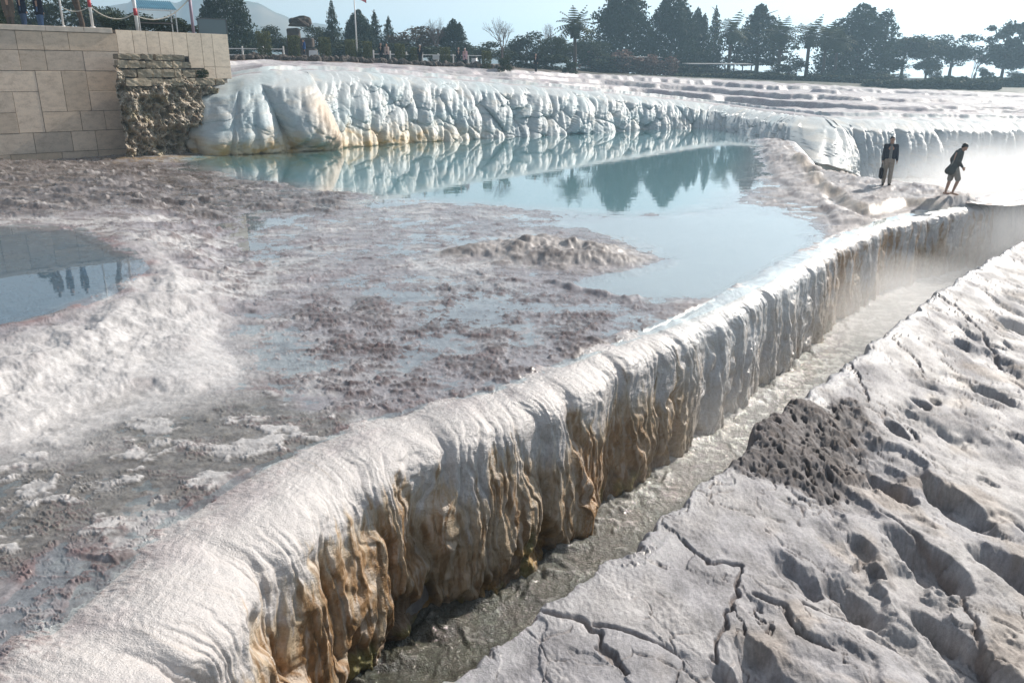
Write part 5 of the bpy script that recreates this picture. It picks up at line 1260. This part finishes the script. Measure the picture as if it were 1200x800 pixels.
        for k, L in enumerate((0.072, 0.082, 0.076, 0.060)):
            b0 = pc+d2*0.028+fw*(0.033-0.022*k); b1 = b0+(d2*0.92-nrm*s*0.25).normalized()*L*0.55; b2 = b1+(d2*0.7-nrm*s*0.7).normalized()*L*0.5
            limb(body, b0, b1, 0.0095, 0.0088, 6); limb(body, b1, b2, 0.0088, 0.0078, 6)
        t0 = w_+d2*0.025+fw*0.03; t1 = t0+(fw*0.7+d2*0.75).normalized()*0.042; limb(body, t0, t1, 0.012, 0.010, 6); limb(body, t1, t1+(d2*0.9+fw*0.25).normalized()*0.03, 0.010, 0.008, 6)
        limb(jk, sp, el, 0.068, 0.058); limb(jk, el, el.lerp(w_, 0.93), 0.058, 0.044); wr[s] = w_+d2*0.09
    remesh(body, 'body', SKIN, t_, min(vox, 0.009) if vox < 0.02 else vox, 1); remesh(tr, 'trousers', cloth('trouser_cloth', trouser), t_, vox); remesh(jk, 'jacket', cloth('jacket_cloth', top), t_, vox)
    if shirt is not None: remesh(sb, 'shirt', cloth('shirt_cloth', shirt), t_, vox)
    remesh(hm, 'hair' if hat is None else 'hat', HAIRM if hair is None and hat is None else cloth('head_cover', hat or hair), t_, vox)
    if not barefoot: remesh(sh, 'shoes', cloth('shoe', (0.04, 0.035, 0.03)), t_, vox)
    t_.scale = (S, S, S); return t_, wr, S

def ground_at(x, y, z0=1.5):
    dg = bpy.context.evaluated_depsgraph_get(); dg.update(); r = SC.ray_cast(dg, Vector((x, y, z0)), Vector((0, 0, -1))); return r[1].z if r[0] else 0.0
x, y = at(1038, 218, 0.28); gz = ground_at(x, y)
p1, wr, S = person('man in dark jacket over grey shirt and beige trousers standing on the rim', (x, y, gz), math.pi-0.30, 1.70, 0.02, 0.05, 0.15, ((0.10, 0.10), (-0.10, 0.05)), ((0.08, 0.16, 0.2), (0.05, 0.10, 0.12)), (0.05, 0.055, 0.068), (0.24, 0.24, 0.23), (0.36, 0.31, 0.26), vox=0.012)
bp = p1.matrix_basis @ wr[1]; bg_ = thing('shoulder_bag', 'dark bag carried at the side of the man in beige trousers', 'bag', bp, math.pi-0.30)
mb = MB(); mb.box((0, -0.02, -0.36), (0.11, 0.34, 0.40), None, 0.045); bb_ = mb.build('body', cloth('bag_cloth', (0.03, 0.027, 0.03)), bg_)
mb = MB(); mb.tube([(0, -0.13, -0.17), (0, -0.10, -0.06), (0, -0.02, 0.0), (0, 0.06, -0.06), (0, 0.09, -0.17)], 0.012, 6); mb.build('handle', M_DARK, bb_)
x, y = at(1113, 230, 0.28); gz = ground_at(x, y)
person('barefoot walker in grey coat with rolled trousers bending forward on the rim', (x, y, gz), -math.pi/2-0.12, 1.68, 0.20, 0.50, 0.1, ((-0.12, 0.06), (0.34, 0.62)), ((-0.30, 0.10, 0.75), (-0.05, 0.08, 0.9)), (0.10, 0.105, 0.10), None, (0.30, 0.28, 0.25), rolled=True, barefoot=True, coat=0.20, coatback=0.10, vox=0.012)
x, y = 22.6, 30.75; gz = ground_at(x, y)
person('visitor in a reddish top half cut by the right edge above the steam', (x, y, gz), 2.2, 1.68, 0.05, 0.1, 0, ((0.2, 0.1), (-0.15, 0.2)), top=(0.20, 0.06, 0.06), trouser=(0.10, 0.10, 0.12), vox=0.016)
BAND = 0.02
for u, lab, rz, tp, trs, kw in [(15, 'visitor in a brown coat at the left end of the wall', 0.3, (0.13, 0.10, 0.08), (0.10, 0.08, 0.07), dict(coat=0.28)), (31, 'visitor in navy coat and jeans, middle one of three on the wall', -0.4, (0.02, 0.024, 0.045), (0.07, 0.10, 0.17), dict(coat=0.10)), (50, 'visitor in dark coat and blue jeans nearest the slim rope post', -0.2, (0.022, 0.022, 0.035), (0.09, 0.14, 0.24), dict(coat=0.12, female=True))]:
    q = on_wall(u, 0.45); person(lab, (q.x, q.y, ZP), rz, 1.76, top=tp, trouser=trs, vox=BAND, group='three visitors on the stone wall', **kw)
for u, D, lab, rz, tp, trs, kw in [(357.5, 71.5, 'man in a blue jacket beside the small white sign', 2.0, (0.03, 0.08, 0.22), (0.03, 0.03, 0.04), {}), (447, 76, 'walker in black, taller of the couple right of the flagpole', 2.9, (0.015, 0.015, 0.02), (0.02, 0.02, 0.025), {}), (453.5, 76.2, 'woman in a pale pink coat with the walker in black', 3.3, (0.55, 0.42, 0.38), (0.05, 0.05, 0.06), dict(female=True, hair=(0.25, 0.15, 0.09), coat=0.1)),
                             (492.5, 76.5, 'lone walker in black wearing a white cap', 3.0, (0.018, 0.018, 0.022), (0.02, 0.02, 0.025), dict(hat=(0.6, 0.6, 0.6))), (537.5, 78, 'walker in dark clothes left of the pink coat', 3.2, (0.03, 0.03, 0.035), (0.025, 0.025, 0.03), {}), (545, 78.2, 'walker in a long pink coat with white hood', 3.0, (0.58, 0.36, 0.38), (0.04, 0.04, 0.05), dict(female=True, coat=0.2, hat=(0.6, 0.55, 0.55))), (628, 84, 'walker in black under the thin leafless tree', 2.8, (0.018, 0.018, 0.02), (0.02, 0.02, 0.025), {})]:
    s = seat(u, D); person(lab, s, rz, 1.72 if not kw.get('female') else 1.66, top=tp, trouser=trs, vox=0.03, legs=((0.18, 0.08), (-0.16, 0.14)), **kw)

#@@ENDOBJ
def volume_box(name, lo, hi, mat, label, cat):
    c = [(a+b)/2 for a, b in zip(lo, hi)]; sz = [b-a for a, b in zip(lo, hi)]
    o = MB().box(c, sz).build(name, mat); tag(o, label, cat, kind='stuff'); return o
t = NT('steam_cloud'); v = t.n('VolumePrincipled'); v.inputs['Color'].default_value = (0.97, 0.98, 1.0, 1); v.inputs['Anisotropy'].default_value = 0.35
g = t.n('TexCoord'); sep = t.n('SeparateXYZ'); t.l(g.outputs['Object'], sep.inputs[0])
nz = t.noise(g.outputs['Object'], 0.33, 4, 0.6); tot = None
for (cx, cy, cz), (rx, ry, rz), dens in (((30, 42, -1.2), (12, 9, 3.2), 0.17), ((22.5, 34.5, -1.2), (7.5, 4.0, 2.7), 0.55), ((18, 26, -1.4), (5.5, 5.5, 1.8), 0.60), ((10, 19.5, -1.6), (4.5, 5, 1.3), 0.32), ((3.5, 12.5, -1.9), (3, 3.5, 0.9), 0.09)):
    q = None
    for k, (c_, r_) in enumerate(((cx, rx), (cy, ry), (cz, rz))):
        d_ = t.math('POWER', t.math('DIVIDE', t.math('SUBTRACT', sep.outputs[k], c_), r_), 2.0)
        q = d_ if q is None else t.math('ADD', q, d_)
    b_ = t.math('MULTIPLY', t.math('MAXIMUM', t.math('SUBTRACT', 1.0, q), 0.0), dens); tot = b_ if tot is None else t.math('ADD', tot, b_)
nn = t.math('MAXIMUM', t.math('MULTIPLY_ADD', nz, 4.0, -1.35), 0.0)
t.l(t.math('MULTIPLY', tot, nn), v.inputs['Density']); t.l(v.outputs[0], t.out.inputs[1])
volume_box('steam', (0.5, 9, -2.6), (39, 53, 2.4), t.m, 'white steam rising from the hot channel behind the walkers', 'steam')
SC.cycles.volume_step_rate = 1.5; SC.cycles.volume_max_steps = 128

t = NT('thin_haze'); v = t.n('VolumePrincipled'); v.inputs['Color'].default_value = (0.55, 0.80, 1.0, 1); v.inputs['Density'].default_value = 0.0008; v.inputs['Anisotropy'].default_value = 0.45
t.l(v.outputs[0], t.out.inputs[1])
volume_box('haze', (-1800, -1800, -52), (1800, 1800, 106), t.m, 'thin bluish winter haze over the whole place', 'haze')

# ------------------------------------------------------------------ light, air, camera
SUN_AZ, SUN_EL = R(50), R(33)
w = bpy.data.worlds.new('World'); SC.world = w; w.use_nodes = True
nt = w.node_tree; nt.nodes.clear()
sky = nt.nodes.new('ShaderNodeTexSky'); sky.sky_type = 'NISHITA'; sky.sun_disc = False
sky.sun_elevation = SUN_EL; sky.sun_rotation = SUN_AZ; sky.altitude = 300; sky.air_density = 1.0; sky.dust_density = 1.2; sky.ozone_density = 1.0
bg = nt.nodes.new('ShaderNodeBackground'); bg.inputs[1].default_value = 0.10
wo = nt.nodes.new('ShaderNodeOutputWorld'); hs = nt.nodes.new('ShaderNodeHueSaturation'); hs.inputs['Saturation'].default_value = 0.36
nt.links.new(sky.outputs[0], hs.inputs['Color']); nt.links.new(hs.outputs[0], bg.inputs[0]); nt.links.new(bg.outputs[0], wo.inputs[0])
sl = bpy.data.lights.new('sun', 'SUN'); sl.energy = 5.0; sl.angle = R(0.5); sl.color = (1.0, 0.925, 0.83)
so = bpy.data.objects.new('sun', sl); COL.objects.link(so)
sd = Vector((math.sin(SUN_AZ)*math.cos(SUN_EL), math.cos(SUN_AZ)*math.cos(SUN_EL), math.sin(SUN_EL)))
so.rotation_euler = sd.to_track_quat('Z', 'Y').to_euler(); so.location = sd*60

cd = bpy.data.cameras.new('camera'); cd.sensor_width = 36; cd.lens = FPX/1200*36; cd.clip_end = 12000; cd.clip_start = 0.1
co = bpy.data.objects.new('camera', cd); COL.objects.link(co); co.location = (0, 0, EYE); co.rotation_euler = (math.pi/2-PITCH, 0, 0)
SC.camera = co
SC.view_settings.view_transform = 'Standard'; SC.view_settings.look = 'None'; SC.view_settings.exposure = 0.47; SC.view_settings.gamma = 1.0
SC.render.engine = 'CYCLES'; SC.cycles.use_denoising = True
SC.cycles.max_bounces = 6; SC.cycles.transparent_max_bounces = 12; SC.cycles.volume_bounces = 1
SC.cycles.caustics_reflective = False; SC.cycles.caustics_refractive = False; SC.cycles.sample_clamp_indirect = 8
